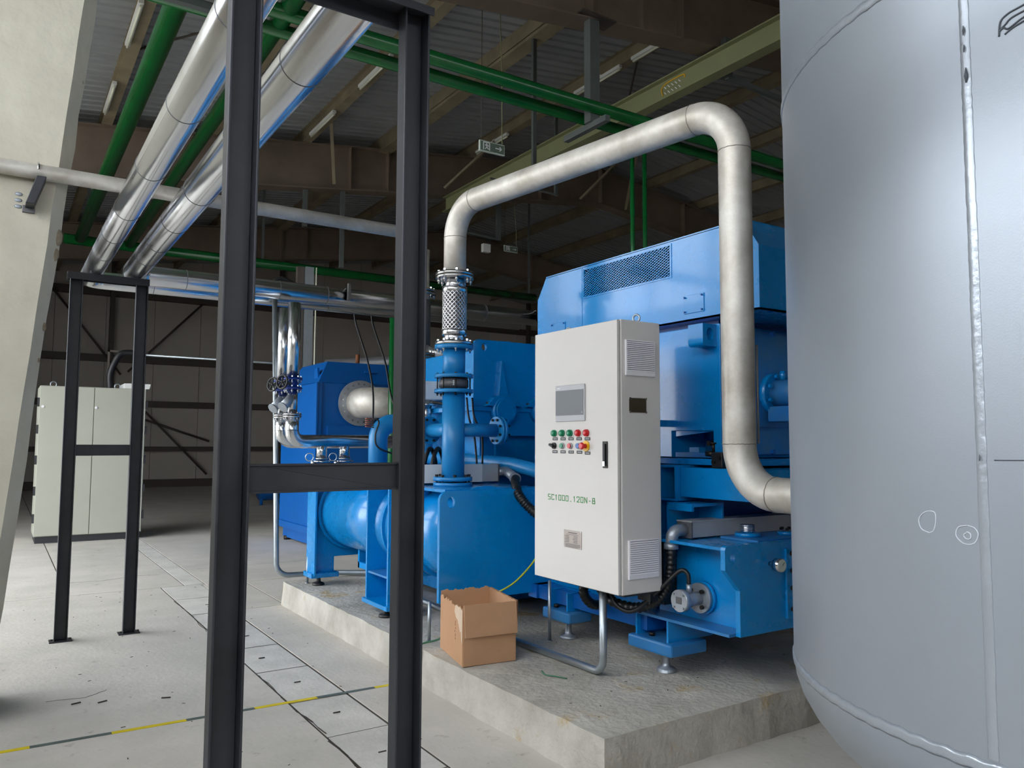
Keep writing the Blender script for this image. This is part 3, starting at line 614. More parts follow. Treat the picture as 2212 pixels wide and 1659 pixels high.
MB().box(3.385, 3.43, GY, GY+.03, .9, 1.55).build('rib', 'blue', gb)
for x in (3.5, 3.85, 4.2): MB().box(x, x+.1, 5.5, 5.6, 2.25, 2.35).build('top_lug', 'blue', gb, bevel=.01)
MB().box(3.2, 5.0, 5.3, 7.0, .25, .45).build('bed_frame', 'blue', gb)
for x, y in ((3.3, 5.5), (4.9, 5.5), (3.3, 6.9), (4.9, 6.9)): levelfoot(gb, x, y, .26)

# ================================================================== motor with hood, on base frame
mo = thing('electric_motor', 'big blue motor with chamfered cooling hood and mesh air intake', 'motor', (4.2, 4.0, 1.4))
# hood: front face built around the grille opening
HX, HX2, HY0, HY1, HZ0, HZ1 = 3.45, 5.1, 2.8, 4.905, 2.234, 2.752
f = MB(); gy0, gy1, gz0, gz1 = 3.475, 4.334, 2.532, 2.728; T_ = .012
f.prism([(HY0, HZ0), (gy0, HZ0), (gy0, HZ1), (HY0+.1, HZ1), (HY0, 2.593)], 'x', HX, HX+T_)
f.prism([(gy0, HZ0), (gy1, HZ0), (gy1, gz0), (gy0, gz0)], 'x', HX, HX+T_); f.prism([(gy0, gz1), (gy1, gz1), (gy1, HZ1), (gy0, HZ1)], 'x', HX, HX+T_)
f.prism([(gy1, HZ0), (HY1, HZ0), (HY1, 2.593), (HY1-.11, HZ1), (gy1, HZ1)], 'x', HX, HX+T_)
f.box(HX2-T_, HX2, HY0, HY1, HZ0, 2.593).box(HX, HX2, HY0+.1, HY1-.11, HZ1-.004, HZ1+.008).box(HX+T_, HX2-T_, HY0, HY0+.012, HZ0, 2.593).box(HX+T_, HX2-T_, HY1-.012, HY1, HZ0, 2.593)
f.add([(HX, HY0, 2.593), (HX2, HY0, 2.593), (HX2, HY0+.1, HZ1), (HX, HY0+.1, HZ1)], [(0, 1, 2, 3)]); f.add([(HX, HY1, 2.593), (HX2, HY1, 2.593), (HX2, HY1-.11, HZ1), (HX, HY1-.11, HZ1)], [(3, 2, 1, 0)])
f.box(HX, HX2, HY0, HY1, HZ0, HZ0+.01)
f.build('hood', 'blue', mo)
MB().box(HX+.9, HX+.91, gy0-.5, gy1+.5, HZ0+.02, HZ1-.02).build('hood_baffle', 'blue2', mo)
for y in (3.66, 3.9, 4.14): MB().disc((HX+.32, y, 2.63), (1, 0, 0), .022, .03, 16).build('inner_boss', 'bluelt', mo)
b = MB(); n = 25; w_, h_ = gy1-gy0, gz1-gz0
for s_ in (1, -1):
    for k in range(-10, n+10):
        # expanded-metal strands, flat diamond
        dx = .030; y = gy0+k*w_/n*1.0; run = h_*2.0
        a = [y, gz0]; c_ = [y+s_*run, gz1]
        t0, t1 = 0., 1.
        for lim, side in ((gy0, 1), (gy1, -1)):
            d = c_[0]-a[0]; tt = (lim-a[0])/d
            if (a[0]-lim)*side < 0: t0 = max(t0, tt)
            if (c_[0]-lim)*side < 0: t1 = min(t1, tt)
        if t1 > t0+.01: b.bar((HX+.004+.002*s_, a[0]+(c_[0]-a[0])*t0, gz0+h_*t0), (HX+.004+.002*s_, a[0]+(c_[0]-a[0])*t1, gz0+h_*t1), .0042, .004)
b.build('intake_mesh', 'blue', mo, kind='stuff')
MB().box(HX-.004, HX, gy0-.012, gy0, gz0-.01, gz1+.01).box(HX-.004, HX, gy1, gy1+.006, gz0-.01, gz1+.01).box(HX-.004, HX, gy0, gy1, gz0-.01, gz0).build('intake_frame', 'blue', mo)
for (y0, y1, z0, z1) in ((3.2, 3.362, 2.277, 2.388), (4.55, 4.72, 2.277, 2.388)):
    ac = MB().box(HX-.005, HX, y0, y1, z0, z1).build('access_cover', 'blue', mo, bevel=.002)
    for y, z in ((y0+.012, z0+.012), (y1-.012, z0+.012), (y0+.012, z1-.012), (y1-.012, z1-.012)): bolt_at(mo, (HX-.008, y, z), (-1, 0, 0), .006, .002, 'blue2', 'screw')
MB().box(HX-.003, HX, gy1+.02, gy1+.024, HZ0, HZ1).build('sheet_seam', 'blue', mo)
MB().prism([(2.94, 2.752), (3.0, 2.752), (3.0, 2.80), (2.985, 2.83), (2.955, 2.83), (2.94, 2.80)], 'x', 3.5, 3.53).build('hood_lug', 'bluelt', mo, bevel=.008)
MB().box(HX+.12, HX2-.02, HY0+.4, HY1, 2.20, 2.234).build('gasket', 'blue2', mo)
# body
BX, BY0, BY1, BZ0, BZ1 = 3.5, 3.13, 4.85, 1.415, 2.2
f = MB(); oy0, oy1, oz = 3.19, 3.53, 1.575
f.prism([(oy1, BZ0), (BY1, BZ0), (BY1, BZ1), (BY0, BZ1), (BY0, BZ0), (oy0, BZ0), (oy0, oz), (oy1, oz)][::-1], 'x', BX, BX+.02)
f.box(BX+.3, 5.05, BY0+.02, BY1, BZ0, BZ1).box(BX+.02, BX+.3, oy1, BY1, BZ0, BZ1).box(BX+.02, BX+.3, BY0+.02, oy1, oz, BZ1).box(BX+.02, BX+.3, BY0+.02, oy0, BZ0, oz)
f.build('body', 'blue', mo, bevel=.003)
MB().box(BX-.012, BX, 4.0, 4.02, BZ0, BZ1).build('sheet_seam', 'blue', mo)
MB().box(BX+.01, BX+.28, oy0+.02, oy1-.02, BZ0, BZ0+.03).build('mounting_foot', 'bluedust', mo, bevel=.002); MB().box(BX+.06, BX+.12, 3.36, 3.44, BZ0+.03, BZ0+.06).build('shim', 'bluelt', mo)
bolt_at(mo, (BX+.06, 3.27, BZ0+.05), (0, 0, 1), .022, .04)
MB().box(BX+.015, 5.0, BY0-.01, BY0+.02, BZ0+.02, BZ1-.02).build('end_shield', 'bluedust', mo); MB().prism([(3.62, 2.05), (3.75, 2.14), (3.95, 2.17), (4.15, 2.14), (4.3, 2.05), (4.3, 1.6), (3.62, 1.6)], 'y', BY0-.025, BY0-.01).build('bell_plate', 'bluedust', mo)
for x, z in ((3.7, 2.13), (3.9, 2.16), (4.1, 2.16), (3.7, 1.45), (3.88, 1.45), (4.05, 1.45)): bolt_at(mo, (x, BY0-.035, z), (0, -1, 0), .016, .025, 'blue2')
bx_ = MB().disc((3.93, BY0-.04, 1.80), (0, 1, 0), .125, .05, 36).build('bearing_flange', 'blue', mo); MB().tube([(3.93, BY0-.22, 1.80), (3.93, BY0-.2, 1.8), (3.93, BY0-.06, 1.80)], [.07, .078, .085], 32).build('bearing_housing', 'bluedust', mo)
bolts(mo, (3.93, BY0-.07, 1.80), (0, -1, 0), .108, 8, .013, .02, 'blue', nuts=False)
MB().cyl((3.93, BY0-.1, 1.88), (3.93, BY0-.1, 1.935), .018, 12).build('grease_fitting', 'blue', mo); MB().box(3.85, 3.97, BY0-.2, BY0-.05, 1.63, 1.72).build('oil_box', 'bluedust', mo, bevel=.004)
MB().tube(spline([(3.98, BY0-.12, 1.87), (4.02, BY0-.12, 1.88), (4.06, BY0-.1, 1.94)]), .006, 6).build('sensor_wire', 'blue', mo)
# lifting lug on the body
plate_hole(3.385, 3.5, 2.065, 2.195, 3.155, 3.27, 3.445, 2.135, .038, .02, 'bl').build('lifting_lug', 'blue', mo, bevel=.003)

bf = thing('base_frame', 'blue welded base frame of beams under the motor', 'frame', (4.2, 4.0, .21))
def channel(x0, x1, y0, y1, z0, z1, t_=.012, name='beam'):      # hollow beam along X, open end at x0
    MB().box(x0, x1, y0, y1, z1-t_, z1).box(x0, x1, y0, y1, z0, z0+t_).box(x0, x1, y0, y0+t_, z0+t_, z1-t_).box(x0, x1, y1-t_, y1, z0+t_, z1-t_).build(name, 'blue', bf, bevel=.002)
channel(3.30, 5.1, 3.30, 3.46, 1.165, 1.372); MB().box(3.34, 5.1, 2.72, 3.3, 1.19, 1.36).build('cross_beam', 'blue', bf, bevel=.003)
MB().box(3.42, 5.15, 2.9, 4.9, 1.375, 1.41).build('sole_plate', 'blue', bf, bevel=.003)
channel(3.30, 5.1, 4.2, 4.36, 1.165, 1.372)
MB().box(3.24, 3.5, 3.3, 3.315, .99, 1.16).box(3.24, 3.5, 3.12, 3.315, 1.145, 1.162).box(3.24, 3.26, 3.12, 3.3, 1.12, 1.162).box(3.48, 3.5, 3.12, 3.3, 1.0, 1.16).build('gusset_box', 'blue', bf, bevel=.002)
MB().box(3.5, 5.1, 3.26, 4.9, .99, 1.165).build('lower_beam', 'blue2', bf)
MB().box(3.32, 3.5, 3.5, 4.9, .5, 1.17).build('side_plate', 'blue', bf); MB().box(3.16, 5.0, 3.4, 3.5, .43, .52).box(3.16, 5.0, 4.5, 4.6, .43, .52).box(3.18, 3.3, 3.45, 4.6, .43, .52).build('lower_frame', 'blue2', bf)
for (x0, x1, y0, y1, z0, z1, fx, fy) in ((3.1, 3.38, 3.15, 3.5, .335, .405, 3.235, 3.325), (3.1, 3.29, 4.06, 4.35, .34, .41, 3.22, 4.22)):
    MB().box(x0, x1, y0, y1, z0, z1).build('foot_block', 'bluedust', bf, bevel=.012)
    [MB().box(*q).build('leg_plate', 'blue', bf) for q in ((x0+.03, x1+.1, y0+.05, y0+.063, z1, .525), (x0+.03, x1, y1-.05, y1-.037, z1, .525), (x1-.03, x1-.018, y0+.063, y1-.05, z1, .525))]
    MB().cyl((fx-.06, fy+.05, z1), (fx-.06, fy+.05, z1+.02), .018, 6).build('lock_nut', 'bolt', bf); levelfoot(bf, fx, fy, z0+.01, 'castl', .055)
for x, y in ((4.9, 3.3), (4.9, 4.5)):
    MB().box(x-.1, x+.1, y-.1, y+.1, .34, .43).build('foot_block', 'bluedust', bf); levelfoot(bf, x, y, .35)
t = thing('jacking_block', 'small black clamp block with jacking bolt on the motor base', 'clamp', (3.42, 3.12, 1.375))
MB().box(3.38, 3.44, 3.02, 3.1, 1.36, 1.45).build('block', 'black', t, bevel=.006); MB().cyl((3.40, 3.1, 1.44), (3.40, 3.15, 1.44), .017, 12).cyl((3.37, 3.08, 1.395), (3.38, 3.08, 1.395), .012, 12).cyl((3.37, 3.04, 1.42), (3.38, 3.04, 1.42), .012, 12).build('screw_head', 'bolt', t); MB().cyl((3.41, 3.11, 1.45), (3.41, 3.11, 1.5), .009, 10).disc((3.41, 3.11, 1.5), (0, 0, 1), .018, .01, 6).build('jacking_bolt', 'bolt', t)

# ================================================================== oil tank
ot = thing('oil_tank', 'blue rectangular oil tank with round gauge low beside the silver tank', 'oil tank', (3.8, 3.1, .4))
MB().box(3.26, 4.7, 2.76, 3.4, .54, .955).build('body', 'blue', ot)
import mathutils
out = [(3.065, .95)]+[(3.085+.02*math.cos(R(a)), .965+.02*math.sin(R(a))) for a in (180, 135, 90)]+[(4.7, .985), (4.7, .525), (3.17, .525), (3.17, .755), (3.065, .865)]
n = 16; hole = [(3.12+.018*math.cos(2*math.pi*k/n), .925+.022*math.sin(2*math.pi*k/n)) for k in range(n)]
tri = mathutils.geometry.tessellate_polygon([[Vector((p[0], p[1], 0)) for p in out], [Vector((p[0], p[1], 0)) for p in hole]]); fl = out+hole; N = len(fl); no = len(out)
b = MB(); b.add([(p[0], 2.73, p[1]) for p in fl]+[(p[0], 2.76, p[1]) for p in fl], [tuple(q) for q in tri]+[tuple(i+N for i in q) for q in tri]+[(i, (i+1) % no, (i+1) % no+N, i+N) for i in range(no)]+[(no+i, no+(i+1) % n, no+(i+1) % n+N, no+i+N) for i in range(n)])
b.build('front_plate', 'blue', ot, bevel=.002)
MB().box(3.10, 4.7, 2.76, 3.5, .955, .972).build('top_plate', 'blue', ot, bevel=.002); MB().box(3.12, 3.26, 2.76, 3.45, .525, .54).build('bottom_ledge', 'bluedust', ot)
MB().box(3.4, 4.3, 2.8, 3.06, .972, .985).build('hatch_plate', 'bluedust', ot, bevel=.002)
MB().disc((3.52, 2.97, .995), (0, 0, 1), .07, .022, 28).build('filler_flange', 'blue', ot); MB().tube([(3.52, 2.97, 1.005), (3.52, 2.97, 1.05)], .035, 24).build('filler_neck', 'chrome', ot)
b = MB()
for k in range(5): b.torus((3.52, 2.97, 1.015+k*.008), (0, 0, 1), .036, .003, 20, 6)
b.build('thread', 'chrome', ot)
MB().disc((3.78, 2.9, .995), (0, 0, 1), .06, .022, 28).build('filler_flange', 'blue', ot); bolts(ot, (3.78, 2.9, 1.01), (0, 0, 1), .04, 6, .01, .006, nuts=False)
MB().box(3.52, 3.75, 2.715, 2.73, .58, .945).build('cover_plate', 'blue', ot, bevel=.003)
for z in (.63, .74, .83, .92): bolt_at(ot, (3.545, 2.71, z), (0, -1, 0), .014, .012)
g = thing('pressure_gauge', 'small round chrome pressure gauge on the front of the oil tank', 'gauge', (3.4, 2.66, .86))
MB().cyl((3.4, 2.728, .875), (3.4, 2.69, .875), .012, 10).build('stem', 'chrome', g); MB().tube([(3.4, 2.69, .875), (3.4, 2.65, .875)], .034, 28).build('case', 'chrome', g); MB().disc((3.4, 2.649, .875), (0, 1, 0), .029, .002, 24).build('dial', 'signm', g); MB().bar((3.4, 2.647, .875), (3.415, 2.647, .89), .002, .002).build('needle', 'black', g)
# flanged level sensor on the tank side
ls = thing('flanged_sensor', 'grey cast sensor head on a bolted round flange on the oil tank side', 'sensor', (3.1, 3.03, .6))
MB().disc((3.245, 3.05, .665), (1, 0, 0), .088, .02, 36).build('pad_ring', 'blue', ls); MB().disc((3.222, 3.05, .665), (1, 0, 0), .08, .022, 36).build('flange', 'castl', ls); bolts(ls, (3.205, 3.05, .665), (-1, 0, 0), .058, 4, .012, .01, nuts=False)
MB().tube([(3.21, 3.05, .665), (3.1, 3.05, .665)], .036, 24).build('neck', 'castl', ls); MB().disc((3.08, 3.05, .665), (1, 0, 0), .058, .035, 32).build('head', 'castl', ls)
bolts(ls, (3.062, 3.05, .665), (-1, 0, 0), .048, 4, .006, .002, 'zinc', nuts=False); MB().box(3.06, 3.063, 3.03, 3.07, .65, .685).build('label_plate', 'cast', ls)
MB().cyl((3.14, 3.05, .7), (3.14, 3.05, .745), .015, 14).build('gland', 'castl', ls)
MB().tube(spline([(3.14, 3.05, .745), (3.14, 3.06, .8), (3.12, 3.1, .81), (3.06, 3.17, .72), (2.98, 3.27, .6), (2.93, 3.32, .58), (2.9, 3.38, .62), (2.9, 3.42, .7)]), .012, 10).build('sensor_cable', 'black', None, 'thick black cable looping from the flanged sensor under the cabinet', 'cable')
# aluminium trunk on the oil tank with elbow and hose
t2 = thing('trunking_box', 'grey aluminium cable trunk on top of the oil tank', 'trunking', (3.9, 3.2, .975))
MB().box(3.22, 4.6, 3.1, 3.2, .98, 1.065).build('channel', 'alubox', t2, bevel=.002); MB().box(3.21, 4.6, 3.092, 3.208, 1.065, 1.072).build('lid', 'alubox', t2); MB().box(3.212, 3.22, 3.095, 3.205, .978, 1.068).build('end_cap', 'cast', t2)
h2 = hose('corrugated_hose', [(3.13, 3.17, .93), (3.13, 3.18, .8), (3.12, 3.2, .7), (3.09, 3.26, .62), (3.04, 3.38, .575), (3.0, 3.55, .6), (2.98, 3.62, .68)], .03, 'black corrugated hose dropping from the oil tank trunk under the cabinet')
MB().tube(bent([(3.212, 3.15, 1.02), (3.13, 3.16, 1.02), (3.13, 3.17, .93)], .05), .034, 20).build('metal_elbow', 'castl', h2); MB().disc((3.13, 3.17, .935), (0, 0, 1), .04, .03).build('gland', 'castl', h2)
hose('corrugated_hose', [(3.0, 3.75, .7), (3.0, 3.78, .6), (3.08, 3.8, .52), (3.2, 3.82, .5)], .03, 'short black corrugated hose right under the cabinet bottom')
MB().box(3.15, 3.25, 3.25, 3.45, .6, .95).build('dark_plate', 'black', None, 'plain black plate between cabinet and oil tank', 'panel')  # plain black box filling the gap

# ================================================================== control cabinet
cb = thing('control_cabinet', 'light grey wall style control cabinet with touch screen and coloured buttons', 'cabinet', (2.9, 3.55, .70))
CX0, CX1, CY0, CY1, CZ0, CZ1 = 2.75, 3.06, 3.17, 3.94, .70, 2.165
MB().box(CX0+.024, CX1, CY0, CY1, CZ0, CZ1).build('body', 'cab', cb, bevel=.006)
MB().box(CX0+.02, CX0+.026, CY0+.008, CY1-.008, CZ0+.008, CZ1-.008).build('gasket', 'darkr', cb)
dr = MB().box(CX0, CX0+.02, CY0+.004, CY1-.002, CZ0+.004, CZ1-.004).build('door', 'cab', cb, bevel=.003)
MB().box(CX0+.05, CX1-.02, CY0+.02, CY1-.02, CZ0-.012, CZ0).build('gland_plate', 'darkr', cb)
def hmi():
    s = MB().box(CX0-.008, CX0, 3.443, 3.717, 1.622, 1.832).build('touch_screen', 'bezel', cb, bevel=.003)
    MB().box(CX0-.0095, CX0-.008, 3.452, 3.712, 1.657, 1.802).build('display', 'screen', s); b = MB()
    b.box(CX0-.0088, CX0-.008, 3.67, 3.70, 1.813, 1.818); b.build('maker_mark', 'white', s); MB().box(CX0-.0102, CX0-.0095, 3.462, 3.465, 1.668, 1.676).build('indicator', 'white', s)
hmi()
def tag_(y, z):
    MB().box(CX0-.002, CX0, y-.024, y+.024, z-.0085, z+.0085).build('name_tag', 'black', cb); b = MB()
    for k in range(4): b.box(CX0-.0026, CX0-.002, y-.017+k*.009, y-.0125+k*.009, z-.0025, z+.0025)
    b.build('tag_text', 'white', cb)
for y, m_ in ((3.733, 'gbtn'), (3.656, 'gbtn'), (3.581, 'gbtn'), (3.506, 'rbtn'), (3.431, 'rbtn')):
    MB().tube([(CX0, y, 1.555), (CX0-.012, y, 1.555)], .0205, 24).build('lamp_ring', m_, cb); MB().tube([(CX0-.012, y, 1.555), (CX0-.02, y, 1.555), (CX0-.023, y, 1.555)], [.018, .016, .008], 24).build('pilot_lamp', m_, cb); tag_(y-.005, 1.522)
for y, m_ in ((3.656, 'gbtn'), (3.580, 'rbtn'), (3.503, 'bbtn')):
    MB().tube([(CX0, y, 1.482), (CX0-.01, y, 1.482)], .018, 24).build('button_ring', 'bezel', cb); MB().disc((CX0-.012, y, 1.482), (1, 0, 0), .0145, .008, 24).build('push_button', m_, cb); tag_(y-.005, 1.447)
MB().tube([(CX0, 3.735, 1.482), (CX0-.01, 3.735, 1.482)], .019, 24).build('switch_ring', 'black', cb); MB().bar((CX0-.018, 3.76, 1.49), (CX0-.018, 3.722, 1.476), .02, .014).build('selector_knob', 'black', cb, bevel=.003); tag_(3.73, 1.447)
MB().tube([(CX0, 3.437, 1.482), (CX0-.006, 3.437, 1.482)], .03, 28).build('stop_collar', 'yel', cb); MB().tube([(CX0-.006, 3.437, 1.482), (CX0-.03, 3.437, 1.482)], .013, 20).tube([(CX0-.03, 3.437, 1.482), (CX0-.034, 3.437, 1.482), (CX0-.044, 3.437, 1.482)], [.019, .021, .015], 28).build('stop_button', 'rbtn', cb); tag_(3.425, 1.443)
hd = MB().box(CX0-.006, CX0, 3.252, 3.292, 1.365, 1.508).build('door_handle', 'black', cb, bevel=.002); MB().box(CX0-.014, CX0-.006, 3.263, 3.281, 1.39, 1.495).build('lever', 'black', hd, bevel=.003); MB().box(CX0-.016, CX0-.014, 3.264, 3.28, 1.375, 1.4).build('lock', 'chrome', hd)
# lettering
GL = {'S': [[(1, 1), (0, 1), (0, .5), (1, .5), (1, 0), (0, 0)]], 'C': [[(1, .86), (1, 1), (0, 1), (0, 0), (1, 0), (1, .14)]], '1': [[(.25, .8), (.5, 1), (.5, 0)]], '0': [[(0, 0), (0, 1), (1, 1), (1, 0), (0, 0)]], '2': [[(0, .75), (0, 1), (1, 1), (1, .55), (0, 0), (1, 0)]],
      'N': [[(0, 0), (0, 1), (1, 0), (1, 1)]], '8': [[(.1, .5), (.1, 1), (.9, 1), (.9, .5), (0, .5), (0, 0), (1, 0), (1, .5)]], '.': [[(.4, 0), (.6, 0)]], '-': [[(.3, .42), (.7, .42)]]}
def lettering(txt, y0, y1, z0, z1, parent, m='ink', x=CX0):
    b = MB(); n = len(txt); st = (y1-y0)/n; h = z1-z0
    for i, ch in enumerate(txt):
        yc = y0+st*i; w = st*.6
        for l in GL[ch]:
            for (a, c_), (d, e) in zip(l, l[1:]): 
                p, q = Vector((x-.0008, yc+a*w, z0+c_*h)), Vector((x-.0008, yc+d*w, z0+e*h)); dd = (q-p).normalized()*.0018
                b.bar(p-dd, q+dd, .0012, .0042, (1, 0, 0) if False else (0, abs(dd.z), abs(dd.y)+1e-6))
    return b.build('lettering', m, parent)
lettering('SC1000.120N-8', 3.797, 3.350, 1.167, 1.196, cb)
# nameplate
npl = MB().box(CX0-.003, CX0, 3.479, 3.641, .905, 1.004).build('nameplate', 'plate', cb)
b = MB(); b.box(CX0-.0036, CX0-.003, 3.52, 3.6, .988, .993).box(CX0-.0036, CX0-.003, 3.51, 3.615, .979, .981)
for r_ in range(5):
    z = .97-r_*.0085; b.box(CX0-.0036, CX0-.003, 3.592, 3.632-(r_ % 2)*.008, z, z+.003); b.box(CX0-.0036, CX0-.003, 3.515, 3.55+(r_ % 3)*.004, z, z+.003)
for r_ in range(4): b.box(CX0-.0036, CX0-.003, 3.492+(r_ == 3)*.02, 3.625, .926-r_*.0055, .9285-r_*.0055)
b.build('nameplate_text', 'grey', npl)
for y, z in ((3.484, .91), (3.636, .91), (3.484, .999), (3.636, .999)): MB().disc((CX0-.004, y, z), (1, 0, 0), .003, .002, 8).build('rivet', 'chrome', npl)
# side vents and window (side faces -Y)
def vent(x0, x1, z0, z1, n, lab=None):
    v = MB().box(x0, x1, CY0-.012, CY0, z0, z1).build('vent_frame', 'vent', cb, bevel=.003); st = (z1-z0-.03)/n; mb = None
    for k in range(n):
        z = z0+.024+k*st
        s_ = MB(); s_.add([(x0+.008, CY0-.012, z+st*.72), (x1-.008, CY0-.012, z+st*.72), (x1-.008, CY0-.0155, z), (x0+.008, CY0-.0155, z), (x0+.008, CY0-.012, z), (x1-.008, CY0-.012, z)], [(0, 1, 2, 3), (3, 2, 5, 4), (0, 3, 4), (1, 5, 2)])
        s_.build('louvre', 'vent', v); MB().box(x0+.008, x1-.008, CY0-.0128, CY0-.012, z+st*.78, z+st*.98).build('slot', 'darkr', v)  # slots are solid dark strips, painting the shade between louvres
vent(2.80, 3.013, 1.862, 2.056, 16); vent(2.812, 3.03, .779, .985, 16)
w = MB().box(2.83, 2.951, CY0-.004, CY0, 1.664, 1.742).build('side_window', 'mirror', cb)
for x in (2.832, 2.949):
    for z in (1.666, 1.74): MB().box(x-.005, x+.005, CY0-.007, CY0-.004, z-.005, z+.005).build('clip', 'chrome', w)
for y in (3.24, 3.86): MB().torus((2.95, y, CZ1+.028), (1, .4, 0), .02, .006, 24, 8).disc((2.95, y, CZ1+.003), (0, 0, 1), .016, .006, 16).build('lifting_eye', 'zinc', cb)
for q in ((CX1, 3.32, 3.3, 3.34, .8, .84), (CX1, 3.4, 3.75, 3.79, .8, .84), (CX1, 3.5, 3.5, 3.54, 1.6, 1.64)): MB().box(*q).build('mounting_bracket', 'blue', cb)
MB().box(3.0, 3.06, 3.2, 3.3, .64, .70).build('bracket_end', 'black', cb)

# conduits
MB().tube(bent([(2.85, 3.42, .69), (2.85, 3.42, .235), (2.83, 4.25, .235), (2.9, 5.6, .235), (2.93, 6.9, .24)], .075), .021, 16).build('steel_conduit', 'zinc', None, 'galvanised conduit bending from under the cabinet along the plinth', 'conduit')
MB().tube(bent([(2.15, 7.42, 3.0), (2.24, 7.42, .25), (2.75, 7.38, .24), (3.1, 7.1, .25), (3.5, 7.0, .24)], .12), .024, 16).build('steel_conduit', 'zinc', None, 'tall thin galvanised conduit left of the blue machines, bent along the floor', 'conduit')
MB().tube(spline([(2.15, 7.42, 2.98), (2.155, 7.42, 3.03), (2.22, 7.42, 3.06), (2.34, 7.42, 3.02), (2.46, 7.44, 3.0), (2.52, 7.46, 3.0)]), .02, 10).build('black_cable', 'black', None, 'black cable arching from the tall conduit to the cable tray', 'cable')
for (x, y, z1_, lab) in ((3.069, 4.224, .6, 'thin galvanised rod standing on the plinth below the cabinet'), (2.427, 7.1, .45, 'thin galvanised rod standing beside the far cooler leg'), (2.395, 4.62, .47, 'thin pale conduit upright right behind the cardboard box')):
    MB().cyl((x, y, .212), (x, y, z1_), .011, 12).disc((x, y, .214), (0, 0, 1), .02, .006, 12).build('threaded_rod', 'zinc', None, lab, 'rod')
MB().tube(spline([(3.02, 4.2, .9), (2.98, 4.25, .75), (2.9, 4.35, .6), (2.8, 4.4, .53), (2.72, 4.45, .50)]), .006, 8).build('earth_wire', 'wire', None, 'yellow green earth wire hanging left of the cabinet', 'wire')
MB().tube(spline([(2.44, 4.5, .27), (2.4, 4.52, .245), (2.3, 4.55, .225), (2.262, 4.56, .2), (2.255, 4.56, .1), (2.255, 4.55, .01)]), .006, 8).build('earth_wire', 'wireg', None, 'green wire running over the plinth edge behind the near post', 'wire')

# cardboard box
bx = thing('cardboard_box', 'open torn brown cardboard box standing on the plinth edge', 'box', (2.47, 4.2, .212))
A, B_, = Vector((2.295, 4.004, .213)), Vector((2.628, 3.963, .213)); D_ = Vector((2.395, 4.46, .213)); C_ = B_+(D_-A); H = .345
def wallp(p, q, h, name, m, torn=0., off=0., z0=0., n=24, parent=bx, th=.004):
    d = (q-p).normalized(); nr = Vector((d.y, -d.x, 0)); b = MB(); lo = []; hi = []
    rows = []
    for i in range(n+1):
        t = i/n; e = random.uniform(-1, .2)*torn if torn else random.uniform(-.002, .002)
        base_ = p.lerp(q, t); rows.append((base_, h+e))
    vs = []
    for base_, hh in rows: vs += [base_+nr*off+Vector((0, 0, z0)), base_+nr*off+Vector((0, 0, hh)), base_+nr*(off+th)+Vector((0, 0, hh)), base_+nr*(off+th)+Vector((0, 0, z0))]
    fs = []
    for i in range(n):
        o = i*4
        for j in range(4): fs.append((o+j, o+(j+1) % 4, o+4+(j+1) % 4, o+4+j))
    fs += [(0, 1, 2, 3), (n*4+3, n*4+2, n*4+1, n*4)]
    b.add(vs, fs); return b.build(name, m, parent)
wallp(D_, A, H-.01, 'side_panel', 'card', .022); wallp(A, B_, H, 'front_panel', 'card'); wallp(B_, C_, H+.005, 'side_panel', 'card', .006); wallp(C_, D_, H+.012, 'back_panel', 'cardin', .016)
fl_ = wallp(A, B_, H+.002, 'front_flap', 'card', 0, .008, H-.18, th=.006)
for v in fl_.data.vertices:
    if v.co.z < H-.1: v.co.y -= .014; wallp(B_+Vector((.004, 0, 0)), C_, H+.002, 'side_flap', 'card', .004, .008, H-.15)
MB().add([A, B_, C_, D_, A+zz*.004, B_+zz*.004, C_+zz*.004, D_+zz*.004], [(0, 1, 2, 3), (4, 5, 6, 7), (0, 1, 5, 4), (1, 2, 6, 5), (2, 3, 7, 6), (3, 0, 4, 7)]).build('bottom', 'cardin', bx)
b = MB(); dn = (D_-A).normalized(); nn = Vector((-dn.y, dn.x, 0))
pts = [(0, H-.03), (.1, H-.02), (.3, H-.02), (.34, H-.06), (.28, H-.09), (.2, H-.1), (.1, H-.16), (.06, H-.15), (.05, H-.2), (.01, H-.22)]
vs = [A+(D_-A)*t+nn*.0045+Vector((0, 0, z)) for t, z in pts]; b.add(vs+[v+nn*.0008 for v in vs], [tuple(range(len(vs))), tuple(range(2*len(vs)-1, len(vs)-1, -1))]); b.build('torn_paper', 'cardt', bx)
b = MB(); 
for (t, z, w_) in ((.3, .13, .012), (.3, .15, .014), (.32, .17, .01), (.29, .19, .013), (.31, .21, .012), (.3, .225, .014)):
    p = A+(D_-A)*t+nn*.0046+Vector((0, 0, z)); b.bar(p-Vector((0, 0, w_/2)), p+Vector((0, 0, w_/2)), .003, .001, dn)
b.build('red_print', 'copper', bx)

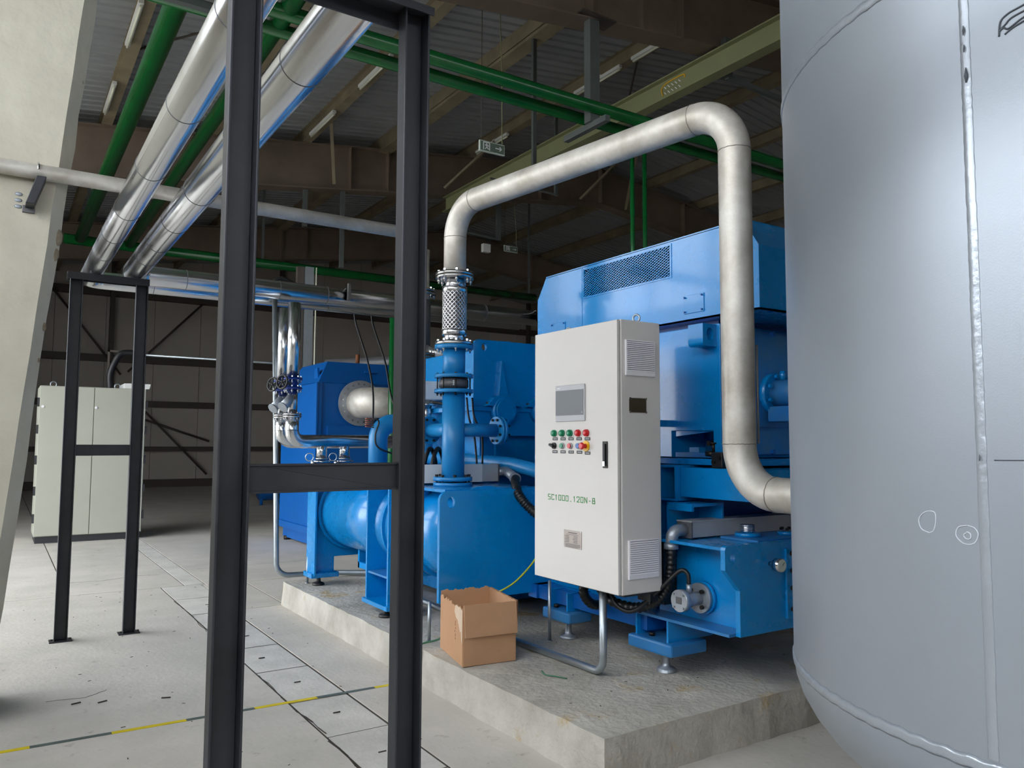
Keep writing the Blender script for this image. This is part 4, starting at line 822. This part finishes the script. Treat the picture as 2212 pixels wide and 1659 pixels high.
# ================================================================== near dark pipe frame + far pipe frame
def cchan(b, x0, x1, y0, y1, z0, z1, t_=.007): # upright channel: web at back, flanges at the sides facing -Y
    b.box(x0, x0+t_, y0, y1, z0, z1).box(x1-t_, x1, y0, y1, z0, z1).box(x0+t_, x1-t_, y1-t_, y1, z0, z1); return b
def pframe(name, lab, Y, xs, w, dp, zbar, zt=2.80, hb=.078, nf=0.):
    t = thing(name, lab, 'frame', ((xs[0]+xs[1])/2+w/2, Y+dp/2, 0))
    for x in xs: cchan(MB(), x, x+w, Y, Y+dp, .008, zt-.006).build('post', 'dark', t, bevel=.002)
    for x in xs: 
        MB().box(x-.03, x+w+.03, Y-.03, Y+dp+.03, 0, .008).build('foot_plate', 'dark', t)
        for s_ in (-.015, w+.015): bolt_at(t, (x+s_, Y-.015, .012), (0, 0, 1), .009, .008)
    b = MB(); b.box(xs[0]+w, xs[1], Y+dp*.35, Y+dp*.35+.006, zbar-hb, zbar).box(xs[0]+w, xs[1], Y+.01, Y+dp*.35, zbar-.006, zbar).box(xs[0]+w, xs[1], Y+.01, Y+dp*.35, zbar-hb, zbar-hb+.006); b.build('crossbar', 'dark', t, bevel=.001)
    b = MB(); a0, a1 = xs[0]-.02, xs[1]+w+.004; b.box(a0, a1, Y-.02, Y+dp+.02, zt-.006, zt).box(a0, a1, Y+dp+.013, Y+dp+.02, zt-.055, zt-.006).box(a0, a1, Y-.02, Y-.014, zt-.055+nf, zt-.006); b.build('top_beam', 'dark', t, bevel=.001)
    return t
pframe('steel_rack', 'tall dark steel frame of two posts and a crossbar in the foreground', 2.04, (.461, .956), .081, .05, 1.442, hb=.076, nf=.03)
pframe('steel_rack', 'smaller looking dark steel frame further off carrying the silver pipes at left', 6.85, (.418, .882), .09, .05, 1.47, hb=.085)

# clad pipes
def clad(pts, r, lab, rad, bands, name='clad_pipe', m='alu', grp=None):
    t = thing(name, lab, 'pipe', pts[0]); P_ = bent(pts, rad, 8); MB().tube(P_, r, 40).build('cladding', m, t)
    for p, ax in bands: MB().torus(p, ax, r+.0005, .0022, 40, 5).build('seam', 'cast', t)
    return t
b1 = [((.588, y, 2.874), (0, 1, 0)) for y in (2.5, 3.35, 4.2, 5.05, 5.7, 6.3)]; b2 = [((.879, y, 2.885), (0, 1, 0)) for y in (1.9, 2.75, 3.6, 4.5, 5.2, 5.8, 6.3)]
clad([(.588, -7.9, 2.874), (.588, 7.5, 2.874), (5.0, 7.5, 2.874)], .0745, 'silver clad pipe overhead, left one of the two resting on the dark frames', .12, b1+[((x, 7.5, 2.874), (1, 0, 0)) for x in (1.1, 1.9, 2.7, 3.5, 4.3)])
clad([(.879, -7.9, 2.885), (.879, 7.12, 2.885), (5.2, 7.12, 2.885)], .085, 'silver clad pipe overhead, right one of the two resting on the dark frames', .13, b2+[((x, 7.12, 2.885), (1, 0, 0)) for x in (1.3, 2.1, 2.55, 3.45, 4.3)])
# small steel pipe on the pier with bracket
MB().tube([(-2.9, 5.0, 2.99), (2.4, 5.0, 2.985)], .043, 28).build('steel_pipe', 'stain', None, 'thin bare steel pipe crossing behind the clad pipes from the leaning pier', 'pipe')
t = thing('pipe_bracket', 'rusty dark bracket with u bolt holding the thin pipe to the pier', 'bracket', (.12, 4.95, 2.75))
MB().prism([(.072, 2.785), (.115, 2.785), (.165, 2.945), (.118, 2.945)], 'y', 4.92, 5.045).build('channel', 'dark', t, bevel=.003); MB().torus((.125, 5.0, 2.99), (1, 0, 0), .048, .006, 20, 6, -math.pi/2, math.pi/2).build('u_bolt', 'chrome', t)
MB().box(.06, .12, 5.035, 5.052, 2.76, 2.80).build('wall_plate', 'cast', t, bevel=.003)
for k in range(3): MB().sphere((.04, 5.048, 2.79+k*.035), .016, 8, (1.2, .2, .7)).build('putty', 'tank', t)

# green pipes
MB().tube([(1.17, -7.9, 5.4), (1.17, 17.0, 5.4)], .10, 28).build('green_pipe', 'green', None, 'green painted pipe, leftmost of the two running overhead into the distance', 'pipe')
MB().tube([(2.03, -7.9, 5.4), (2.03, 17.0, 5.4)], .085, 28).build('green_pipe', 'green', None, 'green painted pipe seen between the two silver clad pipes', 'pipe')
gp = MB().tube([(.9, 17.2, 5.4), (12, 17.2, 5.4)], .10, 20).build('green_pipe', 'green', None, 'dark green pipe crossing low in the distance above the wall panels', 'pipe')
for x in (1.3, 4.7, 8.35, 11.8): MB().bar((x, 17.2, 5.45), (x, 17.2, zb(x)+.88), .05, .04).build('hanger_rod', 'hang', gp)
MB().tube([(-2.8, 6.82, 5.36), (20, 6.82, 5.36)], .07, 24).build('green_pipe', 'green', None, 'upper of the paired green pipes crossing behind the near post', 'pipe')
MB().tube([(-2.8, 7.12, 5.34), (20, 7.12, 5.34)], .065, 24).build('green_pipe', 'green', None, 'lower of the paired green pipes crossing behind the near post', 'pipe')
MB().tube([(6.28, 6.95, 5.3), (6.28, 6.95, 2.3)], .028, 16).build('green_drop_pipe', 'green', None, 'thin green vertical pipe behind the motor hood, left one', 'pipe')
MB().tube([(6.48, 6.95, 5.3), (6.48, 6.95, 2.3)], .028, 16).build('green_drop_pipe', 'green', None, 'thin green vertical pipe behind the motor hood, right one', 'pipe')
MB().tube([(4.11, 9, 3.1), (4.11, 9, 0)], .05, 16).build('green_drop_pipe', 'green', None, 'dark green vertical pipe mostly hidden by the near dark post', 'pipe')

# ================================================================== vertical clad pipes with valves
def clad_drop(x, y, lab, top, bot=1.5):
    t = thing('clad_riser', lab, 'pipe', (x, y, bot))
    MB().tube([(x, y, 2.05), (x, y, top)], .057, 28).build('cladding', 'alu', t); MB().tube([(x, y, 1.72), (x, y, 1.98)], .045, 24).build('pipe', 'chrome', t)
    # Y strainer
    MB().tube([(x, y, 1.92), (x-.04, y-.03, 1.87), (x-.1, y-.06, 1.81)], [.03, .04, .042], 20).build('strainer_body', 'castl', t); MB().disc((x-.105, y-.063, 1.805), (-.8, -.4, -.7), .05, .012, 16).build('strainer_cap', 'castl', t)
    for z in (1.725, 1.745): MB().disc((x, y, z), (0, 0, 1), .085, .014, 24).build('flange', 'chrome', t)
    bolts(t, (x, y, 1.735), (0, 0, 1), .07, 8, .008, .04, 'chrome')
    return t
for (x, y, lab, vl) in ((2.216, 7.0, 'silver clad riser pipe with strainer, right and nearer one', 'blue gate valve with dark hand wheel on the nearer silver riser'), (2.235, 7.36, 'silver clad riser pipe with strainer, left one behind the other', 'blue gate valve with hand wheel on the riser behind')):
    t = clad_drop(x, y, lab, 2.76)
    MB().tube(bent([(x, y, 1.72), (x, y, 1.5), (x+1.2, y, 1.5)], .1, 5), .062, 24).build('clad_elbow_run', 'alu', t)
    for z in (1.6, 1.66): MB().torus((x, y, z), (0, 0, 1), .0625, .002, 24, 5).build('seam', 'cast', t)
    v = thing('gate_valve', vl, 'valve', (x, y, 1.97))
    MB().tube([(x, y, 1.985), (x, y, 2.06)], .05, 20).build('body', 'valve', v)
    for z in (1.98, 2.065): MB().disc((x, y, z), (0, 0, 1), .085, .016, 24).build('flange', 'valve', v)
    bolts(v, (x, y, 1.98), (0, 0, 1), .07, 8, .009, .03, 'chrome'); bolts(v, (x, y, 2.065), (0, 0, 1), .07, 8, .009, .03, 'chrome')
    MB().tube([(x-.03, y-.03, 2.02), (x-.11, y-.06, 2.03)], .018, 12).build('bonnet', 'cast', v)
    b = MB(); ax = Vector((-.9, -.45, .1)); cc = Vector((x-.115, y-.062, 2.03)); b.torus(cc, ax, .062, .009, 28, 8)
    a_ = ax.normalized(); s1 = Vector((0, 0, 1)); s1 = (s1-a_*s1.dot(a_)).normalized(); s2 = a_.cross(s1)
    for k in range(5): e = s1*math.cos(k*1.2566)+s2*math.sin(k*1.2566); b.tube([cc, cc+e*.06], .007, 6)
    b.sphere(cc, .014, 8); b.build('hand_wheel', 'black', v)
for i, x in enumerate((2.50, 2.72)):
    t = thing('clad_stub', ['short silver stub pipe with flange under the clad run, left one', 'short silver stub pipe with flange under the clad run, right one'][i], 'pipe', (x, 7.0, 1.25))
    MB().tube([(x, 7.0, 1.35), (x, 7.0, 1.48)], .048, 24).build('cladding', 'alu', t); MB().disc((x, 7.0, 1.345), (0, 0, 1), .055, .012, 24).disc((x, 7.0, 1.32), (0, 0, 1), .08, .016, 24).disc((x, 7.0, 1.295), (0, 0, 1), .08, .016, 24).build('flange', 'chrome', t)
    MB().cyl((x, 7.0, 1.16), (x, 7.0, 1.3), .045, 20).build('nozzle', 'blue', t); MB().torus((x-.12, 6.98, 1.36), (.3, 1, 0), .035, .005, 20, 6).cyl((x-.1, 6.98, 1.31), (x-.06, 6.99, 1.31), .012, 8).build('lever_ring', 'chrome', t)

# cable tray above the clad pipes
t = thing('cable_tray', 'thin grey perforated cable tray along the top of the silver pipes', 'tray', (3.6, 7.45, 2.95))
MB().box(2.52, 5.2, 7.4, 7.5, 2.965, 2.972).box(2.52, 5.2, 7.4, 7.404, 2.965, 3.02).box(2.52, 5.2, 7.496, 7.5, 2.965, 3.02).build('channel', 'ductk', t)
for x in (2.74, 4.95): MB().box(x-.02, x+.02, 7.02, 7.04, 2.84, 3.0).box(x-.02, x-.014, 6.98, 7.04, 2.84, 3.0).box(x-.02, x+.02, 7.04, 7.5, 2.95, 2.963).build('bracket', 'ductk', t)
b = MB()
for k in range(9): b.disc((3.3+k*.03, 7.399, 2.992), (0, 1, 0), .007, .002, 8)
b.build('perforation', 'signm', t, kind='stuff')
for (x, zt, xb_, zb_, lab) in ((3.05, 2.75, 2.97, 1.53, 'thin black cable hanging from the silver pipes, left one'), (3.24, 2.75, 3.27, 1.7, 'thin black cable hanging from the silver pipes, right one')):
    MB().tube(spline([(x, 7.62, 2.96), (x, 7.62, zt), (x+.01, 7.3, 2.3), (x-.01, 7.1, 1.95), (xb_, 6.95, zb_)]), .01, 8).build('black_cable', 'black', None, lab, 'cable')
# galvanised column behind, with a white conduit
t = thing('galvanised_post', 'flat galvanised post with pale conduit behind the silver risers', 'post', (4.2, 12.6, 0)); MB().box(4.16, 4.3, 12.6, 12.7, 0, 4.4).build('post', 'zinc', t); MB().cyl((4.34, 12.6, 0), (4.34, 12.6, 4.4), .012, 8).build('conduit', 'tube', t); MB().box(4.04, 4.15, 12.65, 12.75, 0, 4.4).build('dark_angle', 'girt', t)  # last box: dark brown strip beside the post

# ================================================================== far blue machine
fm = thing('machine_enclosure', 'deep blue enclosure with sloping top and big flanged duct, standing beyond the plinth', 'compressor', (4.5, 11.4, 0))
MB().box(3.73, 5.25, 10.6, 12.3, .22, 2.33).build('housing', 'blue2', fm, bevel=.006)
b = MB(); lo = [(3.71, 10.58, 2.33), (5.27, 10.58, 2.33), (5.27, 12.32, 2.33), (3.71, 12.32, 2.33)]; hi = [(3.95, 10.9, 2.66), (5.0, 10.9, 2.66), (5.0, 12.0, 2.66), (3.95, 12.0, 2.66)]
b.add(lo+hi, [(0, 1, 2, 3), (7, 6, 5, 4), (0, 1, 5, 4), (1, 2, 6, 5), (2, 3, 7, 6), (3, 0, 4, 7)]); b.build('sloping_roof', 'blue2', fm, bevel=.004)
MB().box(3.7, 5.28, 10.57, 12.33, .2, .3).build('skirt_rail', 'blue2', fm); MB().box(3.78, 5.2, 10.65, 12.25, .04, .2).build('base_rail', 'blue2', fm)
for x, y in ((3.8, 10.7), (3.8, 12.1), (5.1, 10.7), (5.1, 12.1)): MB().cyl((x, y, 0), (x, y, .06), .05, 12).build('foot', 'bolt', fm)
MB().box(3.68, 3.7, 10.56, 10.6, .3, 2.33).box(3.7, 3.76, 10.575, 10.6, .3, 2.33).build('corner_trim', 'blue2', fm)
MB().prism([(10.72, 2.33), (10.9, 2.33), (10.9, 2.5), (10.85, 2.55), (10.79, 2.55)], 'x', 3.76, 3.79).build('lifting_lug', 'blue2', fm)
MB().bar((4.45, 10.72, 2.52), (4.65, 10.72, 2.52), .03, .03).build('handle', 'blue2', fm); MB().box(3.85, 5.0, 10.56, 10.6, 1.55, 1.72).build('band_plate', 'blue2', fm)
MB().cyl((4.45, 11, 2.66), (4.45, 11, 2.8), .03, 10).build('vent_plug', 'rust', fm)
du = thing('flanged_duct', 'big round steel duct bolted to the far blue enclosure by a bright flange', 'duct', (4.3, 10.4, 1.7))
MB().tube(bent([(4.32, 10.58, 2.05), (4.32, 10.2, 2.05), (6.2, 10.1, 2.05)], .28, 12), .215, 36).build('pipe', 'stain', du); MB().ringdisc((4.32, 10.55, 2.05), (0, 1, 0), .325, .2, .03, 48).build('flange', 'castl', du); bolts(du, (4.32, 10.535, 2.05), (0, -1, 0), .275, 20, .014, .01, 'chrome', nuts=False)
for i, z in enumerate((2.62, 2.85)):
    MB().tube([(4.2+i*.3, 12.5, z-.1), (7.5, 10.5, z+.1)], .11, 20).build('foil_duct', 'cast', None, ['dull foil duct rising behind the far enclosure, lower one', 'dull foil duct rising behind the far enclosure, upper one'][i], 'duct')
MB().tube([(4.3, 8.8, 2.62), (7.0, 8.8, 2.6)], .09, 20).build('foil_duct', 'foil', None, 'wrinkled foil duct above the gearbox', 'duct')
MB().cyl((4.25, 8.8, 0), (4.25, 8.8, 2.6), .06, 14).build('duct_post', 'girt', None, 'dark post holding up the wrinkled foil duct', 'post')
MB().cyl((7.5, 10.5, 0), (7.5, 10.5, 2.9), .06, 14).build('duct_post', 'girt', None, 'dark post holding up the rising foil ducts', 'post')

# small far tank and box
t = thing('air_receiver', 'small far blue pressure vessel on legs low behind the crossbar', 'tank', (5.2, 19, 0)); MB().tube([(5.2, 19, .35), (5.25, 19, .4), (5.8, 19, .4), (5.85, 19, .35)], [.1, .3, .3, .1], 20).build('vessel', 'blue2', t)
for x in (5.3, 5.75): MB().cyl((x, 18.9, 0), (x, 18.9, .3), .04, 8).build('leg', 'blue2', t)
MB().box(5.3, 6.1, 16.6, 17.2, 0, .32).build('dark_crate', 'black', None, 'low dark crate on the floor beside the far blue enclosure', 'crate')

# ================================================================== far grey electrical cabinet
fc = thing('electrical_cabinet', 'tall old grey two door electrical cabinet behind the far dark frame', 'cabinet', (1.2, 13.7, 0))
MB().box(.5, 1.93, 13.42, 14.3, .1, 2.31).build('body', 'cab2', fc, bevel=.005); MB().box(.52, 1.91, 13.45, 14.28, 0, .1).build('kick_plate', 'darkr', fc)
for a, b_ in ((.50, 1.205), (1.215, 1.92)):
    d = MB().box(a, b_, 13.4, 13.418, .11, 2.3).build('door', 'cab2', fc, bevel=.003)
    MB().disc((a+.04 if a < 1 else a+.02, 13.395, 2.0), (0, 1, 0), .02, .012, 12).build('lock', 'white', d)
for x in (.485, 1.94):
    for z in (.3, .7, 1.15, 1.6, 2.0): MB().box(x-.015, x+.015, 13.41, 13.45, z, z+.13).build('hinge', 'darkr', fc)
for x in (.68, 1.55): MB().torus((x, 13.7, 2.35), (0, 1, 0), .04, .01, 16, 6).build('lifting_eye', 'zinc', fc)
MB().prism([(1.62, 2.31), (1.97, 2.31), (1.99, 2.39), (1.62, 2.39)], 'y', 13.42, 13.9).build('cable_entry_box', 'ywhite', fc)
b = MB(); pts = spline([(1.47, 13.9, 2.32), (1.46, 13.9, 2.55), (1.52, 13.9, 2.75), (1.62, 13.9, 2.9), (1.85, 13.9, 2.92)], 8); b.tube(pts, .05, 12); b.build('cable_bundle', 'black', None, 'black wrapped cable bundle curving out of the grey cabinet top', 'cable')
MB().box(1.42, 1.45, 13.95, 13.98, 2.31, 2.95).box(1.42, 2.0, 13.95, 13.98, 2.92, 2.95).build('cable_bracket', 'girt', None, 'thin dark angle bracket behind the cable bundle on the cabinet', 'bracket')
MB().tube([(1.85, 13.95, 2.90), (7.5, 13.95, 2.88)], .02, 8).build('steel_conduit', 'zinc', None, 'thin horizontal conduit running right from the grey cabinet', 'conduit')

# floor tape and debris
tp_ = thing('floor_tape', 'yellow and black hazard tape strip stuck across the floor', 'tape', (1.0, 4.6, 0)); x = -1.6; k = 0
while x < 2.24:
    x1 = min(x+.36, 2.24); ya = 4.635-.035*(x+1.6)/2; yb = 4.635-.035*(x1+1.6)/2
    MB().add([(x, ya-.018, .0008), (x1, yb-.018, .0008), (x1, yb+.018, .0008), (x, ya+.018, .0008), (x, ya-.018, .0016), (x1, yb-.018, .0016), (x1, yb+.018, .0016), (x, ya+.018, .0016)], [(0, 1, 2, 3), (4, 5, 6, 7), (0, 1, 5, 4), (1, 2, 6, 5), (2, 3, 7, 6), (3, 0, 4, 7)]).build('yellow_segment' if k % 2 == 0 else 'black_segment', 'tape_y' if k % 2 == 0 else 'tape_k', tp_)
    x = x1; k += 1
b = MB()
for i in range(90):
    x, y = random.uniform(-.3, 2.2), random.uniform(3, 9); s_ = random.uniform(.002, .006); a = random.uniform(0, 3); b.bar((x, y, .001), (x+s_*4*math.cos(a), y+s_*4*math.sin(a), .001), s_, .002)
for i in range(60):
    x, y = random.uniform(2.4, 4.2), random.uniform(2.9, 5); s_ = random.uniform(.002, .005); a = random.uniform(0, 3); b.bar((x, y, .212), (x+s_*3*math.cos(a), y+s_*3*math.sin(a), .212), s_, .002)
b.build('floor_debris', 'debris', None, 'scattered dark crumbs and chips on the floor and plinth', 'debris', kind='stuff')
for i, (x, y, a, lab) in enumerate(((.42, 5.2, .3, 'dark splinter on the floor left of the posts, left one'), (.55, 5.15, .35, 'dark splinter on the floor left of the posts, middle one'), (.87, 5.05, -.4, 'dark splinter on the floor just left of the near post'))):
    MB().bar((x, y, .004), (x+.05*math.cos(a), y+.05*math.sin(a), .004), .008, .006).build('wood_splinter', 'debris', None, lab, 'debris')
MB().tube(spline([(2.62, 3.68, .22), (2.6, 3.62, .216), (2.63, 3.57, .216), (2.66, 3.5, .216)], 5), .004, 6).build('wire_offcut', 'wireg', None, 'short dark wire offcut lying on the plinth before the conduit', 'wire')

# repeats carry a common group
GR = {'roof_rafter': 'roof rafters', 'roof_purlin': 'roof purlins', 'flange_brace': 'flange braces of the second rafter', 'roof_tie_rod': 'roof tie rods', 'pipe_hanger': 'pipe hangers and drop rods',
      'exit_sign': 'exit signs', 'steel_rack': 'dark steel frames under the clad pipes', 'clad_pipe': 'silver clad pipes overhead', 'green_pipe': 'green pipes overhead', 'green_drop_pipe': 'green drop pipes',
      'clad_riser': 'silver risers by the far blue enclosure', 'gate_valve': 'blue gate valves on the silver risers', 'clad_stub': 'silver stub pipes', 'foil_duct': 'foil ducts', 'duct_post': 'duct posts', 'black_cable': 'black cables',
      'black_hose': 'looping black hoses', 'corrugated_hose': 'black corrugated hoses', 'steel_conduit': 'galvanised conduits', 'threaded_rod': 'thin rods on the plinth', 'earth_wire': 'earth wires', 'trunking_box': 'aluminium cable trunks', 'wood_splinter': 'splinters on the floor'}
for o in COL.objects:
    n_ = o.name.split('.')[0]
    if o.parent is None and o.get('label') and n_ in GR and not o.get('group'): o['group'] = GR[n_]
